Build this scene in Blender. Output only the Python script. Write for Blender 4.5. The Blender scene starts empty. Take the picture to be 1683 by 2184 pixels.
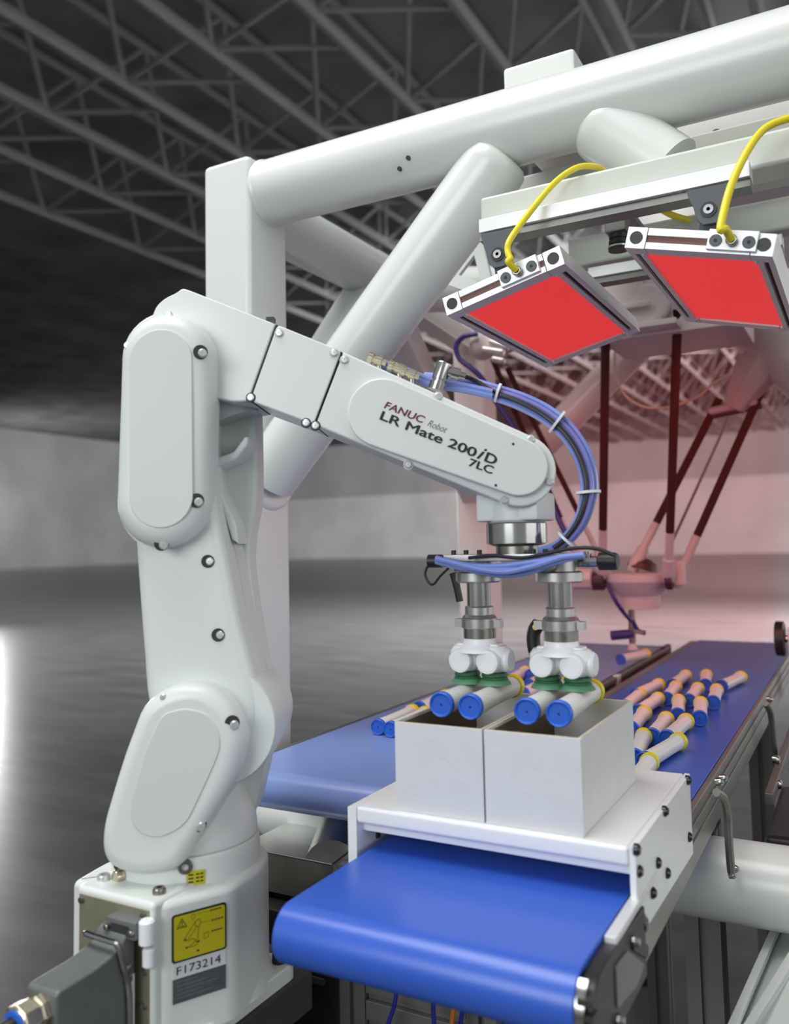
import bpy, bmesh, math, random
from mathutils import Vector, Matrix
random.seed(7)
sc = bpy.context.scene
COL = sc.collection
R = math.radians

# ------------------------------------------------------------------ camera
CAM = Vector((0.0, 0.0, 1.2516))
YAW, PITCH, ROLL = R(28.46), R(4.25), R(-1.23)
FPX, CX, CY = 1797.8, 865.35, 1027.6
_f = Vector((-math.sin(YAW)*math.cos(PITCH), math.cos(YAW)*math.cos(PITCH), math.sin(PITCH)))
_r = Vector((math.cos(YAW), math.sin(YAW), 0))
_u = _r.cross(_f)
RT = math.cos(ROLL)*_r + math.sin(ROLL)*_u
UP = -math.sin(ROLL)*_r + math.cos(ROLL)*_u
cd = bpy.data.cameras.new('camera'); cam = bpy.data.objects.new('camera', cd); COL.objects.link(cam)
cam.matrix_world = Matrix(((RT.x, UP.x, -_f.x, CAM.x), (RT.y, UP.y, -_f.y, CAM.y), (RT.z, UP.z, -_f.z, CAM.z), (0, 0, 0, 1)))
cd.sensor_fit = 'HORIZONTAL'; cd.sensor_width = 36.0; cd.lens = FPX/1683*36
cd.shift_x = (841.5-CX)/1683; cd.shift_y = (CY-1092)/1683
cd.clip_start = 0.05; cd.clip_end = 300
cd.dof.use_dof = True; cd.dof.focus_distance = 1.25; cd.dof.aperture_fstop = 4.8
sc.camera = cam

# ------------------------------------------------------------------ light
w = bpy.data.worlds.new('World'); sc.world = w; w.use_nodes = True
bg = w.node_tree.nodes['Background']; bg.inputs[0].default_value = (0.93, 0.97, 1.0, 1); bg.inputs[1].default_value = 0.40
def area(name, loc, target, sx, sy, power, color=(1, 1, 1), spread=180):
    l = bpy.data.lights.new(name, 'AREA'); l.shape = 'RECTANGLE'; l.size = sx; l.size_y = sy
    l.energy = power; l.color = color; l.spread = R(spread)
    o = bpy.data.objects.new(name, l); COL.objects.link(o); o.location = loc
    o.rotation_euler = (Vector(target)-Vector(loc)).to_track_quat('-Z', 'Y').to_euler()
    return o
area('ceiling_lamp', (-1.3, 0.3, 4.2), (-0.8, 1.2, 1.0), 2.6, 1.6, 90, (1, 1, 0.97))
area('front_lamp', (-0.9, -2.4, 2.1), (-0.6, 1.1, 1.1), 2.0, 1.4, 52, (0.95, 0.98, 1))
def spot(name, loc, target, power, color, angle, blend=0.5, rad=0.04):
    l = bpy.data.lights.new(name, 'SPOT'); l.energy = power; l.color = color; l.spot_size = R(angle); l.spot_blend = blend
    l.shadow_soft_size = rad
    o = bpy.data.objects.new(name, l); COL.objects.link(o); o.location = loc
    o.rotation_euler = (Vector(target)-Vector(loc)).to_track_quat('-Z', 'Y').to_euler()
    return o
spot('red_fill_spot', (-0.235, 1.70, 1.68), (-0.45, 2.3, 0.9), 7, (1, 0.12, 0.10), 110, 0.6)  # red spots added behind the panels to tint belts and rods
spot('red_fill_spot', (-0.44, 1.60, 1.66), (-0.55, 2.2, 0.9), 4, (1, 0.12, 0.10), 120, 0.6)
area('hall_fill', (14, 14, 5.0), (-28, 70, 3.0), 8, 5, 13500, (1, 1, 1), 90)  # added fill lights out of view, brightening wall, floor and ceiling
area('hall_fill', (7, 14, 6.0), (-4, 12, 0), 4, 3, 2600, (1, 1, 1), 64)
area('hall_fill', (-58, 37, 3.0), (-42, 62, 12), 5, 3, 1100, (1, 1, 1), 140)
area('floor_patch_fill', (-16, 10.5, 2.0), (-8.6, 6.4, 0), 1.3, 1.0, 30, (1, 1, 1), 45)  # added unseen light for the bright floor patch at the left
vs = sc.view_settings; vs.view_transform = 'Standard'; vs.look = 'None'; vs.gamma = 1; vs.use_curve_mapping = False
vs.exposure = 0.0

# ------------------------------------------------------------------ measuring helpers: pixel of the photograph -> point on a named plane of the place
def ray(x, y): return RT*((x-CX)/FPX) + UP*(-(y-CY)/FPX) + _f
def onz(x, y, z): d = ray(x, y); return CAM + d*((z-CAM.z)/d.z)
def onx(x, y, X): d = ray(x, y); return CAM + d*((X-CAM.x)/d.x)
def ony(x, y, Y): d = ray(x, y); return CAM + d*((Y-CAM.y)/d.y)

# ------------------------------------------------------------------ materials
def mat(name, color, rough=0.5, metal=0.0, spec=0.5, var=0.0, vscale=8.0, bump=0.0, bscale=200.0, emit=None, estr=0.0, coat=0.0, alpha=None, trans=0.0, stretch=None):
    m = bpy.data.materials.new(name); m.use_nodes = True; nt = m.node_tree; b = nt.nodes['Principled BSDF']
    b.inputs['Base Color'].default_value = (*color, 1); b.inputs['Roughness'].default_value = rough
    b.inputs['Metallic'].default_value = metal; b.inputs['Specular IOR Level'].default_value = spec
    b.inputs['Coat Weight'].default_value = coat; b.inputs['Transmission Weight'].default_value = trans
    if var or bump:
        tc = nt.nodes.new('ShaderNodeTexCoord'); src = tc.outputs['Object']
        if stretch:
            mp = nt.nodes.new('ShaderNodeMapping'); mp.inputs['Scale'].default_value = stretch
            nt.links.new(src, mp.inputs[0]); src = mp.outputs[0]
    if var:
        n = nt.nodes.new('ShaderNodeTexNoise'); n.inputs['Scale'].default_value = vscale; n.inputs['Detail'].default_value = 4
        nt.links.new(src, n.inputs['Vector'])
        r = nt.nodes.new('ShaderNodeValToRGB')
        r.color_ramp.elements[0].position = 0.3; r.color_ramp.elements[1].position = 0.7
        r.color_ramp.elements[0].color = (*[c*(1-var) for c in color], 1); r.color_ramp.elements[1].color = (*[min(1, c*(1+var)) for c in color], 1)
        nt.links.new(n.outputs['Fac'], r.inputs[0]); nt.links.new(r.outputs[0], b.inputs['Base Color'])
    if bump:
        n2 = nt.nodes.new('ShaderNodeTexNoise'); n2.inputs['Scale'].default_value = bscale; n2.inputs['Detail'].default_value = 2
        nt.links.new(src, n2.inputs['Vector'])
        bp = nt.nodes.new('ShaderNodeBump'); bp.inputs['Strength'].default_value = bump; bp.inputs['Distance'].default_value = 0.002
        nt.links.new(n2.outputs['Fac'], bp.inputs['Height']); nt.links.new(bp.outputs[0], b.inputs['Normal'])
    if emit:
        b.inputs['Emission Color'].default_value = (*emit, 1); b.inputs['Emission Strength'].default_value = estr
    return m
WHITE = mat('robot_white', (0.70, 0.735, 0.705), 0.36, var=0.02, vscale=5)
FACE = mat('robot_face', (0.62, 0.655, 0.63), 0.5, var=0.02, vscale=5, bump=0.05, bscale=600)
FRAMEW = mat('frame_white', (0.70, 0.73, 0.70), 0.25, var=0.03, vscale=3)
CREAM = mat('beam_cream', (0.58, 0.60, 0.545), 0.4, var=0.03, vscale=4)
SEAM = mat('seam_dark', (0.03, 0.03, 0.03), 0.7, var=0.1)
SCREWW = mat('screw_pale', (0.62, 0.64, 0.62), 0.3, 0.5, var=0.05)
STEEL = mat('steel', (0.42, 0.42, 0.41), 0.18, 1.0, var=0.08, vscale=30)
STEELD = mat('steel_dark', (0.30, 0.29, 0.26), 0.3, 1.0, var=0.1, vscale=30)
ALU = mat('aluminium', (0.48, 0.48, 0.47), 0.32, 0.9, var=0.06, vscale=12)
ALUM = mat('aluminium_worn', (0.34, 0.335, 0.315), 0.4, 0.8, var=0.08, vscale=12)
ALUD = mat('aluminium_dark', (0.22, 0.225, 0.205), 0.45, 0.7, var=0.1, vscale=6)  # dark grey aluminium for legs, posts and fittings
ALUW = mat('aluminium_pale', (0.80, 0.81, 0.80), 0.4, 0.35, var=0.04, vscale=10)
BLACK = mat('black_plastic', (0.012, 0.012, 0.013), 0.42, var=0.15)
BLACKG = mat('black_gloss', (0.012, 0.012, 0.014), 0.18, var=0.1)
DARK = mat('dark_grey', (0.035, 0.036, 0.036), 0.5, var=0.15, vscale=10)
SLATE = mat('slate_grey', (0.085, 0.095, 0.105), 0.5, var=0.1)
HOOD = mat('cast_grey', (0.16, 0.17, 0.17), 0.45, 0.3, var=0.12, vscale=20, bump=0.15, bscale=400)
KHAKI = mat('anodised_plate', (0.33, 0.32, 0.22), 0.45, 0.6, var=0.06, vscale=60)
BRASS = mat('nickel_brass', (0.66, 0.60, 0.45), 0.25, 1.0, var=0.08)
BLUE = mat('belt_blue', (0.034, 0.112, 0.55), 0.30, spec=0.55, var=0.05, vscale=3, bump=0.02, bscale=500)
BLUEL = mat('belt_blue_sheen', (0.22, 0.31, 0.66), 0.30, spec=0.6, var=0.05, vscale=3, bump=0.02, bscale=500)  # paler blue: the belt's sheen is put into its colour
BLUEE = mat('belt_edge_blue', (0.05, 0.16, 0.62), 0.5, var=0.05)
POM = mat('plastic_white', (0.84, 0.85, 0.86), 0.35, var=0.015)
CARD = mat('white_card', (0.68, 0.69, 0.69), 0.75, spec=0.2, var=0.03, vscale=40, bump=0.12, bscale=300)
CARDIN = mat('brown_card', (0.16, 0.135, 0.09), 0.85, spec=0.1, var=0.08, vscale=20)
CARDEDGE = mat('card_edge', (0.62, 0.56, 0.40), 0.8, var=0.05)
TUBEW = mat('tube_white', (0.76, 0.76, 0.73), 0.4, var=0.03, vscale=30)
CAPB = mat('cap_blue', (0.022, 0.125, 0.62), 0.4, var=0.04)
CAPY = mat('cap_yellow', (0.86, 0.70, 0.005), 0.4, var=0.04)
GREEN = mat('suction_green', (0.030, 0.13, 0.060), 0.45, var=0.15, vscale=40)
GREENL = mat('suction_lip_green', (0.10, 0.28, 0.14), 0.5, var=0.15, vscale=40)
HOSE = mat('hose_blue', (0.21, 0.29, 0.68), 0.2, spec=0.6, var=0.1, vscale=20, coat=0.3)
HOSEP = mat('hose_violet', (0.20, 0.20, 0.52), 0.25, spec=0.6, var=0.1, vscale=20)
NAVY = mat('hose_navy', (0.010, 0.018, 0.20), 0.35, var=0.1)
ORANGE = mat('cable_orange', (0.42, 0.12, 0.02), 0.5, var=0.1)
YELLOW = mat('cable_yellow', (0.82, 0.68, 0.02), 0.4, var=0.05)
CLEAR = mat('tie_clear', (0.75, 0.75, 0.78), 0.4, var=0.03)
SIGNY = mat('sign_yellow', (0.50, 0.45, 0.004), 0.5, var=0.03)
INK = mat('ink_black', (0.012, 0.012, 0.014), 0.6, var=0.1)
INKR = mat('ink_red', (0.13, 0.010, 0.012), 0.6, var=0.1)
INKG = mat('ink_grey', (0.16, 0.17, 0.17), 0.6, var=0.1)
INKY = mat('ink_olive', (0.14, 0.125, 0.004), 0.6, var=0.1)
PLATEG = mat('type_plate_grey', (0.075, 0.080, 0.085), 0.5, var=0.2, vscale=120)
PAPER = mat('sticker_white', (0.66, 0.68, 0.68), 0.5, var=0.02)
CARBON = mat('carbon_rod', (0.018, 0.012, 0.012), 0.7, spec=0.15, var=0.1)
PINKW = mat('delta_white', (0.62, 0.60, 0.585), 0.42, var=0.03)
REDP = mat('red_light', (0.25, 0.01, 0.01), 0.5, var=0.03, emit=(0.62, 0.030, 0.032), estr=1.0)
REDEDGE = mat('red_light_edge', (0.30, 0.005, 0.005), 0.5, var=0.03, emit=(0.80, 0.008, 0.010), estr=1.0)
ROD = mat('grey_cable', (0.50, 0.47, 0.36), 0.4, var=0.05)

# ------------------------------------------------------------------ mesh builder
WO = {}                                                      # world origin of every object built
class MB:
    def __init__(s): s.v = []; s.f = []
    def add(s, vs_, fs):
        n = len(s.v); s.v += [Vector(p) for p in vs_]; s.f += [tuple(i+n for i in f) for f in fs]; return s
    def box(s, x0, x1, y0, y1, z0, z1):
        return s.add([(x0,y0,z0),(x1,y0,z0),(x1,y1,z0),(x0,y1,z0),(x0,y0,z1),(x1,y0,z1),(x1,y1,z1),(x0,y1,z1)],
                     [(0,3,2,1),(4,5,6,7),(0,1,5,4),(1,2,6,5),(2,3,7,6),(3,0,4,7)])
    def obox(s, c, ax, ay, az, hx, hy, hz):                  # oriented box: centre, unit axes, half sizes
        c = Vector(c); ax, ay, az = Vector(ax)*hx, Vector(ay)*hy, Vector(az)*hz
        q = [c-ax-ay-az, c+ax-ay-az, c+ax+ay-az, c-ax+ay-az, c-ax-ay+az, c+ax-ay+az, c+ax+ay+az, c-ax+ay+az]
        return s.add(q, [(0,3,2,1),(4,5,6,7),(0,1,5,4),(1,2,6,5),(2,3,7,6),(3,0,4,7)])
    def bar(s, p, q, wdt, hgt, up=(0, 0, 1)):                # square bar from p to q
        p, q = Vector(p), Vector(q); d = (q-p).normalized(); u = Vector(up); a = d.cross(u)
        if a.length < 1e-4: a = d.cross(Vector((1, 0, 0)))
        a.normalize(); u = a.cross(d).normalized()
        return s.obox((p+q)/2, d, a, u, (q-p).length/2, wdt/2, hgt/2)
    def lathe(s, o, ax, prof, n=28, ref=None):               # prof: (distance along axis, radius)
        o, ax = Vector(o), Vector(ax).normalized(); a = ax.orthogonal().normalized() if ref is None else Vector(ref).normalized(); b = ax.cross(a)
        vv = []; ff = []
        for (t, r) in prof:
            for k in range(n):
                th = 2*math.pi*k/n; vv.append(o+ax*t+(a*math.cos(th)+b*math.sin(th))*r)
        for i in range(len(prof)-1):
            for k in range(n): ff.append((i*n+k, i*n+(k+1) % n, (i+1)*n+(k+1) % n, (i+1)*n+k))
        ff.append(tuple(reversed(range(n)))); ff.append(tuple((len(prof)-1)*n+k for k in range(n)))
        return s.add(vv, ff)
    def cyl(s, p, q, r, r2=None, n=24, ch=0.0):
        p, q = Vector(p), Vector(q); L = (q-p).length; r2 = r if r2 is None else r2
        pr = [(0, r), (L, r2)] if not ch else [(0, r-ch), (ch, r), (L-ch, r2), (L, r2-ch)]
        return s.lathe(p, q-p, pr, n)
    def tube(s, pts, r, n=10, sub=0):
        pts = [Vector(p) for p in pts]
        if sub: pts = spline(pts, sub)
        vv = []; ff = []; prev = None
        for i, p in enumerate(pts):
            d = (pts[min(i+1, len(pts)-1)]-pts[max(i-1, 0)]).normalized()
            a = d.orthogonal().normalized() if prev is None else (prev-d*prev.dot(d)).normalized()
            prev = a; b = d.cross(a)
            for k in range(n):
                th = 2*math.pi*k/n; vv.append(p+(a*math.cos(th)+b*math.sin(th))*r)
        for i in range(len(pts)-1):
            for k in range(n): ff.append((i*n+k, i*n+(k+1) % n, (i+1)*n+(k+1) % n, (i+1)*n+k))
        ff.append(tuple(reversed(range(n)))); ff.append(tuple((len(pts)-1)*n+k for k in range(n)))
        return s.add(vv, ff)
    def ball(s, c, r, n=12):
        return s.lathe(Vector(c)-Vector((0, 0, r)), (0, 0, 1), [(r*(1-math.cos(math.pi*i/8)), max(1e-5, r*math.sin(math.pi*i/8))) for i in range(9)], n)
    def prism(s, poly, fn, v0, v1, b0=0.0, b1=0.0, seg=4):    # poly in a plane, fn(a, b, depth) -> world; rounded rims of radius b0 / b1
        loops = []
        if b0 > 0:
            for i in range(seg):
                t = math.pi/2*i/seg; loops.append((offset(poly, -b0*(1-math.sin(t))), v0+math.copysign(b0*(1-math.cos(t)), v1-v0)))
            loops.append((poly, v0+math.copysign(b0, v1-v0)))
        else: loops.append((poly, v0))
        if b1 > 0:
            loops.append((poly, v1-math.copysign(b1, v1-v0)))
            for i in range(seg-1, -1, -1):
                t = math.pi/2*i/seg; loops.append((offset(poly, -b1*(1-math.sin(t))), v1-math.copysign(b1*(1-math.cos(t)), v1-v0)))
        else: loops.append((poly, v1))
        n = len(poly); vv = []; ff = []
        for pl, d in loops: vv += [fn(a, b, d) for a, b in pl]
        for i in range(len(loops)-1):
            for k in range(n): ff.append((i*n+k, i*n+(k+1) % n, (i+1)*n+(k+1) % n, (i+1)*n+k))
        ff.append(tuple(reversed(range(n)))); ff.append(tuple((len(loops)-1)*n+k for k in range(n)))
        return s.add(vv, ff)
    def build(s, name, m, parent=None, loc=None, bevel=0.0, seg=2, smooth=True, angle=38):
        if parent is not None: o0 = WO[parent.name]
        elif loc is not None: o0 = Vector(loc)
        else:
            o0 = Vector(((min(p.x for p in s.v)+max(p.x for p in s.v))/2, (min(p.y for p in s.v)+max(p.y for p in s.v))/2, min(p.z for p in s.v)))
        me = bpy.data.meshes.new(name); bm = bmesh.new()
        vv = [bm.verts.new(p-o0) for p in s.v]
        for f in s.f:
            try: bm.faces.new([vv[i] for i in f])
            except ValueError: pass
        bmesh.ops.recalc_face_normals(bm, faces=bm.faces)
        if bevel:
            es = [e for e in bm.edges if len(e.link_faces) == 2 and e.calc_face_angle(0) > R(35)]
            bmesh.ops.bevel(bm, geom=es, offset=bevel, segments=seg, profile=0.5, affect='EDGES', clamp_overlap=True)
        bm.to_mesh(me); bm.free()
        if smooth:
            me.polygons.foreach_set('use_smooth', [True]*len(me.polygons)); me.set_sharp_from_angle(angle=R(angle))
        me.materials.append(m)
        o = bpy.data.objects.new(name, me); COL.objects.link(o)
        if smooth and len(me.polygons) > 5: wn = o.modifiers.new('WeightedNormal', 'WEIGHTED_NORMAL'); wn.keep_sharp = True
        if parent is not None: o.parent = parent
        else: o.location = o0
        WO[o.name] = o0
        return o
def spline(pts, n):
    out = []; P = [Vector(p) for p in pts]
    for i in range(len(P)-1):
        a, b, c, d = P[max(i-1, 0)], P[i], P[i+1], P[min(i+2, len(P)-1)]
        for k in range(n):
            t = k/n; out.append(0.5*((2*b)+(c-a)*t+(2*a-5*b+4*c-d)*t*t+(3*b-a-3*c+d)*t**3))
    out.append(P[-1]); return out
def offset(poly, d):                                          # move every edge of a closed polygon outwards by d
    n = len(poly); A = sum(poly[i][0]*poly[(i+1) % n][1]-poly[(i+1) % n][0]*poly[i][1] for i in range(n)); s = 1 if A > 0 else -1
    out = []
    for i in range(n):
        p0, p1, p2 = poly[i-1], poly[i], poly[(i+1) % n]
        e1 = Vector((p1[0]-p0[0], p1[1]-p0[1])); e2 = Vector((p2[0]-p1[0], p2[1]-p1[1]))
        if e1.length < 1e-9 or e2.length < 1e-9: out.append(tuple(p1)); continue
        e1.normalize(); e2.normalize(); n1 = Vector((e1.y, -e1.x))*s; n2 = Vector((e2.y, -e2.x))*s
        m = n1+n2
        if m.length < 1e-6: m = n1.copy()
        m.normalize(); k = max(0.5, m.dot(n1)); out.append((p1[0]+m.x*d/k, p1[1]+m.y*d/k))
    return out
def rnd(pts, r, n=6):                                         # fillet the corners of a polygon
    out = []; N = len(pts)
    for i in range(N):
        p, q, t = Vector(pts[i-1]), Vector(pts[i]), Vector(pts[(i+1) % N])
        rr = r[i] if isinstance(r, (list, tuple)) else r
        if rr <= 0: out.append((q.x, q.y)); continue
        d1 = min(rr, (p-q).length*0.48); d2 = min(rr, (t-q).length*0.48)
        a = q+(p-q).normalized()*d1; b = q+(t-q).normalized()*d2
        for k in range(n+1):
            u = k/n; c = a*(1-u)**2+q*2*u*(1-u)+b*u*u; out.append((c.x, c.y))
    return out
def stadium(c0, c1, r, n=14, r1=None):
    c0, c1 = Vector(c0), Vector(c1); d = (c1-c0).normalized(); r1 = r if r1 is None else r1; a0 = math.atan2(d.y, d.x); out = []
    for k in range(n+1): th = a0-math.pi/2+math.pi*k/n; out.append((c1.x+r1*math.cos(th), c1.y+r1*math.sin(th)))
    for k in range(n+1): th = a0+math.pi/2+math.pi*k/n; out.append((c0.x+r*math.cos(th), c0.y+r*math.sin(th)))
    return out
def circle(c, r, n=32): return [(c[0]+r*math.cos(2*math.pi*k/n), c[1]+r*math.sin(2*math.pi*k/n)) for k in range(n)]
def tag(o, label, cat, group=None):
    o['label'] = label; o['category'] = cat
    if group: o['group'] = group
    return o
def thing(name, loc, label, cat, group=None):
    o = bpy.data.objects.new(name, None); COL.objects.link(o); o.location = loc; o.empty_display_size = 0.05
    WO[o.name] = Vector(loc); return tag(o, label, cat, group)
def struct(o): o['kind'] = 'structure'; return o
def stuff(o): o['kind'] = 'stuff'; return o
def lab(o, s): o['label'] = s; return o
def copy_tree(o, parent=None):
    c = o.copy(); COL.objects.link(c)
    if parent: c.parent = parent
    WO[c.name] = WO[o.name]
    for ch in list(o.children): copy_tree(ch, c)
    return c
def text(parent, name, s, m, p0, right, up, nrm, width=None, cap=0.01, bold=0.0, shear=0.0, depth=0.0004, thick=0.0):
    cu = bpy.data.curves.new(name, 'FONT'); cu.body = s; cu.size = 1.0; cu.offset = bold; cu.shear = shear; cu.extrude = 0.0
    ob = bpy.data.objects.new(name, cu); COL.objects.link(ob)
    dg = bpy.context.evaluated_depsgraph_get(); me = bpy.data.meshes.new_from_object(ob.evaluated_get(dg))
    bpy.data.objects.remove(ob); bpy.data.curves.remove(cu)
    xs = [v.co.x for v in me.vertices]; x0, x1 = min(xs), max(xs)
    ky = cap/0.69; kx = width/(x1-x0) if width else ky
    o0 = WO[parent.name]; p0, right, up, nrm = Vector(p0), Vector(right), Vector(up), Vector(nrm)
    base = [v.co.copy() for v in me.vertices]; fs = [tuple(p.vertices) for p in me.polygons]; vv = []; ff = []
    for k, dx in enumerate(((0.0, 0.0), (thick, 0.0), (-thick, 0.0), (0.0, thick*0.6), (0.0, -thick*0.6)) if thick else ((0.0, 0.0),)):
        n0 = len(vv); vv += [p0+right*((c.x-x0)*kx+dx[0]*cap)+up*(c.y*ky+dx[1]*cap)+nrm*(depth+0.00004*k)-o0 for c in base] if isinstance(dx, tuple) else []
        ff += [tuple(i+n0 for i in f) for f in fs]
    bpy.data.meshes.remove(me); me = bpy.data.meshes.new(name); me.from_pydata(vv, [], ff)
    me.materials.append(m); o = bpy.data.objects.new(name, me); COL.objects.link(o); o.parent = parent; WO[o.name] = o0
    return o
def screw(parent, c, nrm, r=0.005, h=0.003, m=SCREWW, ring=True, name='screw'):
    c, nrm = Vector(c), Vector(nrm).normalized()
    b = MB(); b.lathe(c-nrm*0.002, nrm, [(0, r), (0.002+h*0.6, r), (0.002+h, r*0.75), (0.002+h*1.02, r*0.2), (0.002+h*0.8, r*0.15)], 14)
    o = b.build(name, m, parent)
    if ring and parent.parent is None or ring == 2:
        q = MB(); q.lathe(c-nrm*0.002, nrm, [(0, r*1.45), (0.0024, r*1.45), (0.0024, r*1.02)], 16)
        q.build('screw_recess', SEAM, o if parent.parent is None else parent)
    return o

# ================================================================== the hall
ALLC = dict(wall=(0.36, 0.36, 0.362), upper=(0.22, 0.22, 0.222), ceil=(0.17, 0.17, 0.17))
def floor_mat():
    m = bpy.data.materials.new('polished_concrete'); m.use_nodes = True; nt = m.node_tree; b = nt.nodes['Principled BSDF']
    tc = nt.nodes.new('ShaderNodeTexCoord')
    mp = nt.nodes.new('ShaderNodeMapping'); mp.inputs['Scale'].default_value = (0.7, 3.0, 1); mp.inputs['Rotation'].default_value = (0, 0, R(-35))
    nt.links.new(tc.outputs['Object'], mp.inputs[0])
    n = nt.nodes.new('ShaderNodeTexNoise'); n.inputs['Scale'].default_value = 1.6; n.inputs['Detail'].default_value = 5
    nt.links.new(mp.outputs[0], n.inputs['Vector'])
    r = nt.nodes.new('ShaderNodeValToRGB'); r.color_ramp.elements[0].position = 0.32; r.color_ramp.elements[1].position = 0.68
    r.color_ramp.elements[0].color = (0.08, 0.08, 0.081, 1); r.color_ramp.elements[1].color = (0.125, 0.125, 0.126, 1)
    nt.links.new(n.outputs['Fac'], r.inputs[0]); nt.links.new(r.outputs[0], b.inputs['Base Color'])
    b.inputs['Roughness'].default_value = 0.27; b.inputs['Specular IOR Level'].default_value = 0.4
    return m
struct(MB().add([(-60,-12,0),(40,-12,0),(40,75,0),(-60,75,0)], [(0,1,2,3)]).build('floor', floor_mat(), loc=(0,0,0)))
WALLM = mat('wall_grey', ALLC['wall'], 0.9, spec=0.1, var=0.12, vscale=0.25)
wf = struct(MB().box(-60, 40, 70, 70.4, 0, 6.0).build('wall_back', WALLM))
UPM = mat('cladding_dark', ALLC['upper'], 0.8, var=0.12, vscale=0.25)
MB().box(-60, 40, 70, 70.4, 6.0, 11.2).build('cladding', UPM, wf)
struct(MB().box(-60.4, -60, -12, 70.4, 0, 11.2).build('wall_left', WALLM))
CEILM = mat('ceiling_dark', ALLC['ceil'], 0.9, spec=0.0, var=0.25, vscale=0.5)
struct(MB().box(-60.4, 40, 3.0, 70.4, 11.2, 11.4).build('ceiling', CEILM))
FILLGLOW = mat('fill_glow', (0.8, 0.8, 0.8), 0.5, emit=(1, 1, 1), estr=2.2)  # glow added as fill for the hall and right-hand faces
struct(MB().box(18, 18.2, -11, 70, 1.2, 8.0).build('fill_glow_strip', FILLGLOW))  # unseen glowing strip, added only as a light source
wr = struct(MB().box(18, 18.2, -11, 70, 0, 1.2).build('wall_right', WALLM))
TR = mat('truss_grey', (0.20, 0.20, 0.20), 0.8, spec=0.1, var=0.1, vscale=0.5)
# roof trusses along the hall, each with its chords and its web members
chord = None; web_up = None; web_dn = None; tie = None
def member(p, q, r): return MB().cyl(p, q, r, n=6)
for k in range(9):
    X = -1.0-1.95*k
    t = thing('roof_truss', (X, 4.0, 9.25), ['rightmost grey roof truss, almost above the machine', 'second grey roof truss from the right under the dark ceiling', 'third grey roof truss from the right under the dark ceiling', 'fourth grey roof truss from the right under the dark ceiling', 'grey roof truss in the middle of the nine under the dark ceiling', 'fourth grey roof truss from the left under the dark ceiling', 'third grey roof truss from the left under the dark ceiling', 'second grey roof truss from the left under the dark ceiling', 'leftmost grey roof truss under the dark hall ceiling'][k], 'roof truss', 'roof trusses under the hall ceiling')
    member((X, 4, 9.25), (X, 68, 9.25), 0.11).build('bottom_chord', TR, t)
    member((X+0.9, 4, 11.0), (X+0.9, 68, 11.0), 0.10).build('top_chord', TR, t)
    if k == 0:
        pu = member((X, 4, 9.25), (X+0.9, 5.5, 11.0), 0.055).build('web_brace', TR, t)
        pd = member((X+0.9, 5.5, 11.0), (X, 7.0, 9.25), 0.055).build('web_brace', TR, t)
        pt = member((X, 4.0, 9.25), (X+1.95, 5.05, 9.25), 0.05).build('cross_tie', TR, t)
        web_up, web_dn, tie = pu.data, pd.data, pt.data
    for j in range(0 if k else 1, 12):
        for nm, me in (('web_brace', web_up), ('web_brace', web_dn), ('cross_tie', tie)):
            o = bpy.data.objects.new(nm, me); COL.objects.link(o); o.parent = t; o.location = (0, 3.0*j, 0)
    far = MB()
    for j in range(12, 21):
        far.cyl((X, 4+3*j, 9.25), (X+0.9, 5.5+3*j, 11.0), 0.055, n=6); far.cyl((X+0.9, 5.5+3*j, 11.0), (X, 7+3*j, 9.25), 0.055, n=6)
    stuff(far.build('far_web', TR, t))

# ================================================================== machine frame
frame = thing('machine_frame', (-1.08, 1.33, 0), 'white tubular steel portal frame standing behind the robot arm', 'frame')
MB().box(-1.137, -1.020, 1.264, 1.390, 0, 2.022).build('column', FRAMEW, frame, bevel=0.012, seg=3)
MB().box(-1.137, -1.030, 2.43, 2.535, 0, 1.90).build('column', FRAMEW, frame, bevel=0.01, seg=3)
MB().cyl((-1.025, 1.33, 1.964), (0.86, 1.33, 1.964), 0.0640, n=48).build('top_tube', FRAMEW, frame)
MB().lathe((-1.021, 1.33, 1.964), (1, 0, 0), [(0, 0.0665), (0.004, 0.0665), (0.008, 0.0642)], 48).build('weld_bead', FRAMEW, frame)
MB().cyl((-1.03, 1.33, 0.756), (0.86, 1.33, 0.756), 0.057, n=40).build('bottom_tube', FRAMEW, frame)
_p, _q = Vector((-1.03, 1.33, 1.39)), Vector((-0.515, 1.33, 1.922)); _L = (_q-_p).length
MB().lathe(_p, _q-_p, [(0, 0.0585), (_L-0.03, 0.0585), (_L-0.012, 0.056), (_L-0.003, 0.048), (_L, 0.036)], 44).build('diagonal_brace', FRAMEW, frame)
dg_ = Vector((0.53, 0, 0.545)).normalized()
MB().lathe(Vector((-1.022, 1.33, 1.398))+dg_*0.0, (1, 0, 0), [(0, 0.075), (0.004, 0.074), (0.010, 0.066)], 40).build('weld_bead', FRAMEW, frame)
MB().cyl((-1.078, 1.38, 1.945), (-1.078, 1.84, 1.945), 0.062, n=40).build('side_tube', FRAMEW, frame)
MB().bar((-1.078, 1.84, 1.93), (-1.078, 1.36, 1.40), 0.085, 0.085, (1, 0, 0)).build('side_brace', FRAMEW, frame, bevel=0.008)
MB().bar((-1.078, 1.86, 1.93), (-1.078, 2.46, 1.40), 0.075, 0.075, (1, 0, 0)).build('side_brace', FRAMEW, frame, bevel=0.008)
MB().box(-1.118, -1.04, 1.80, 2.02, 1.86, 2.00).build('joint_plate', FRAMEW, frame, bevel=0.008)
MB().bar((-1.078, 1.95, 1.92), (-1.078, 2.46, 1.88), 0.06, 0.06).build('side_beam', FRAMEW, frame, bevel=0.006)
MB().cyl((-1.05, 1.92, 1.92), (-0.45, 2.25, 1.93), 0.058, n=36).build('cross_tube', FRAMEW, frame)
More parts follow.
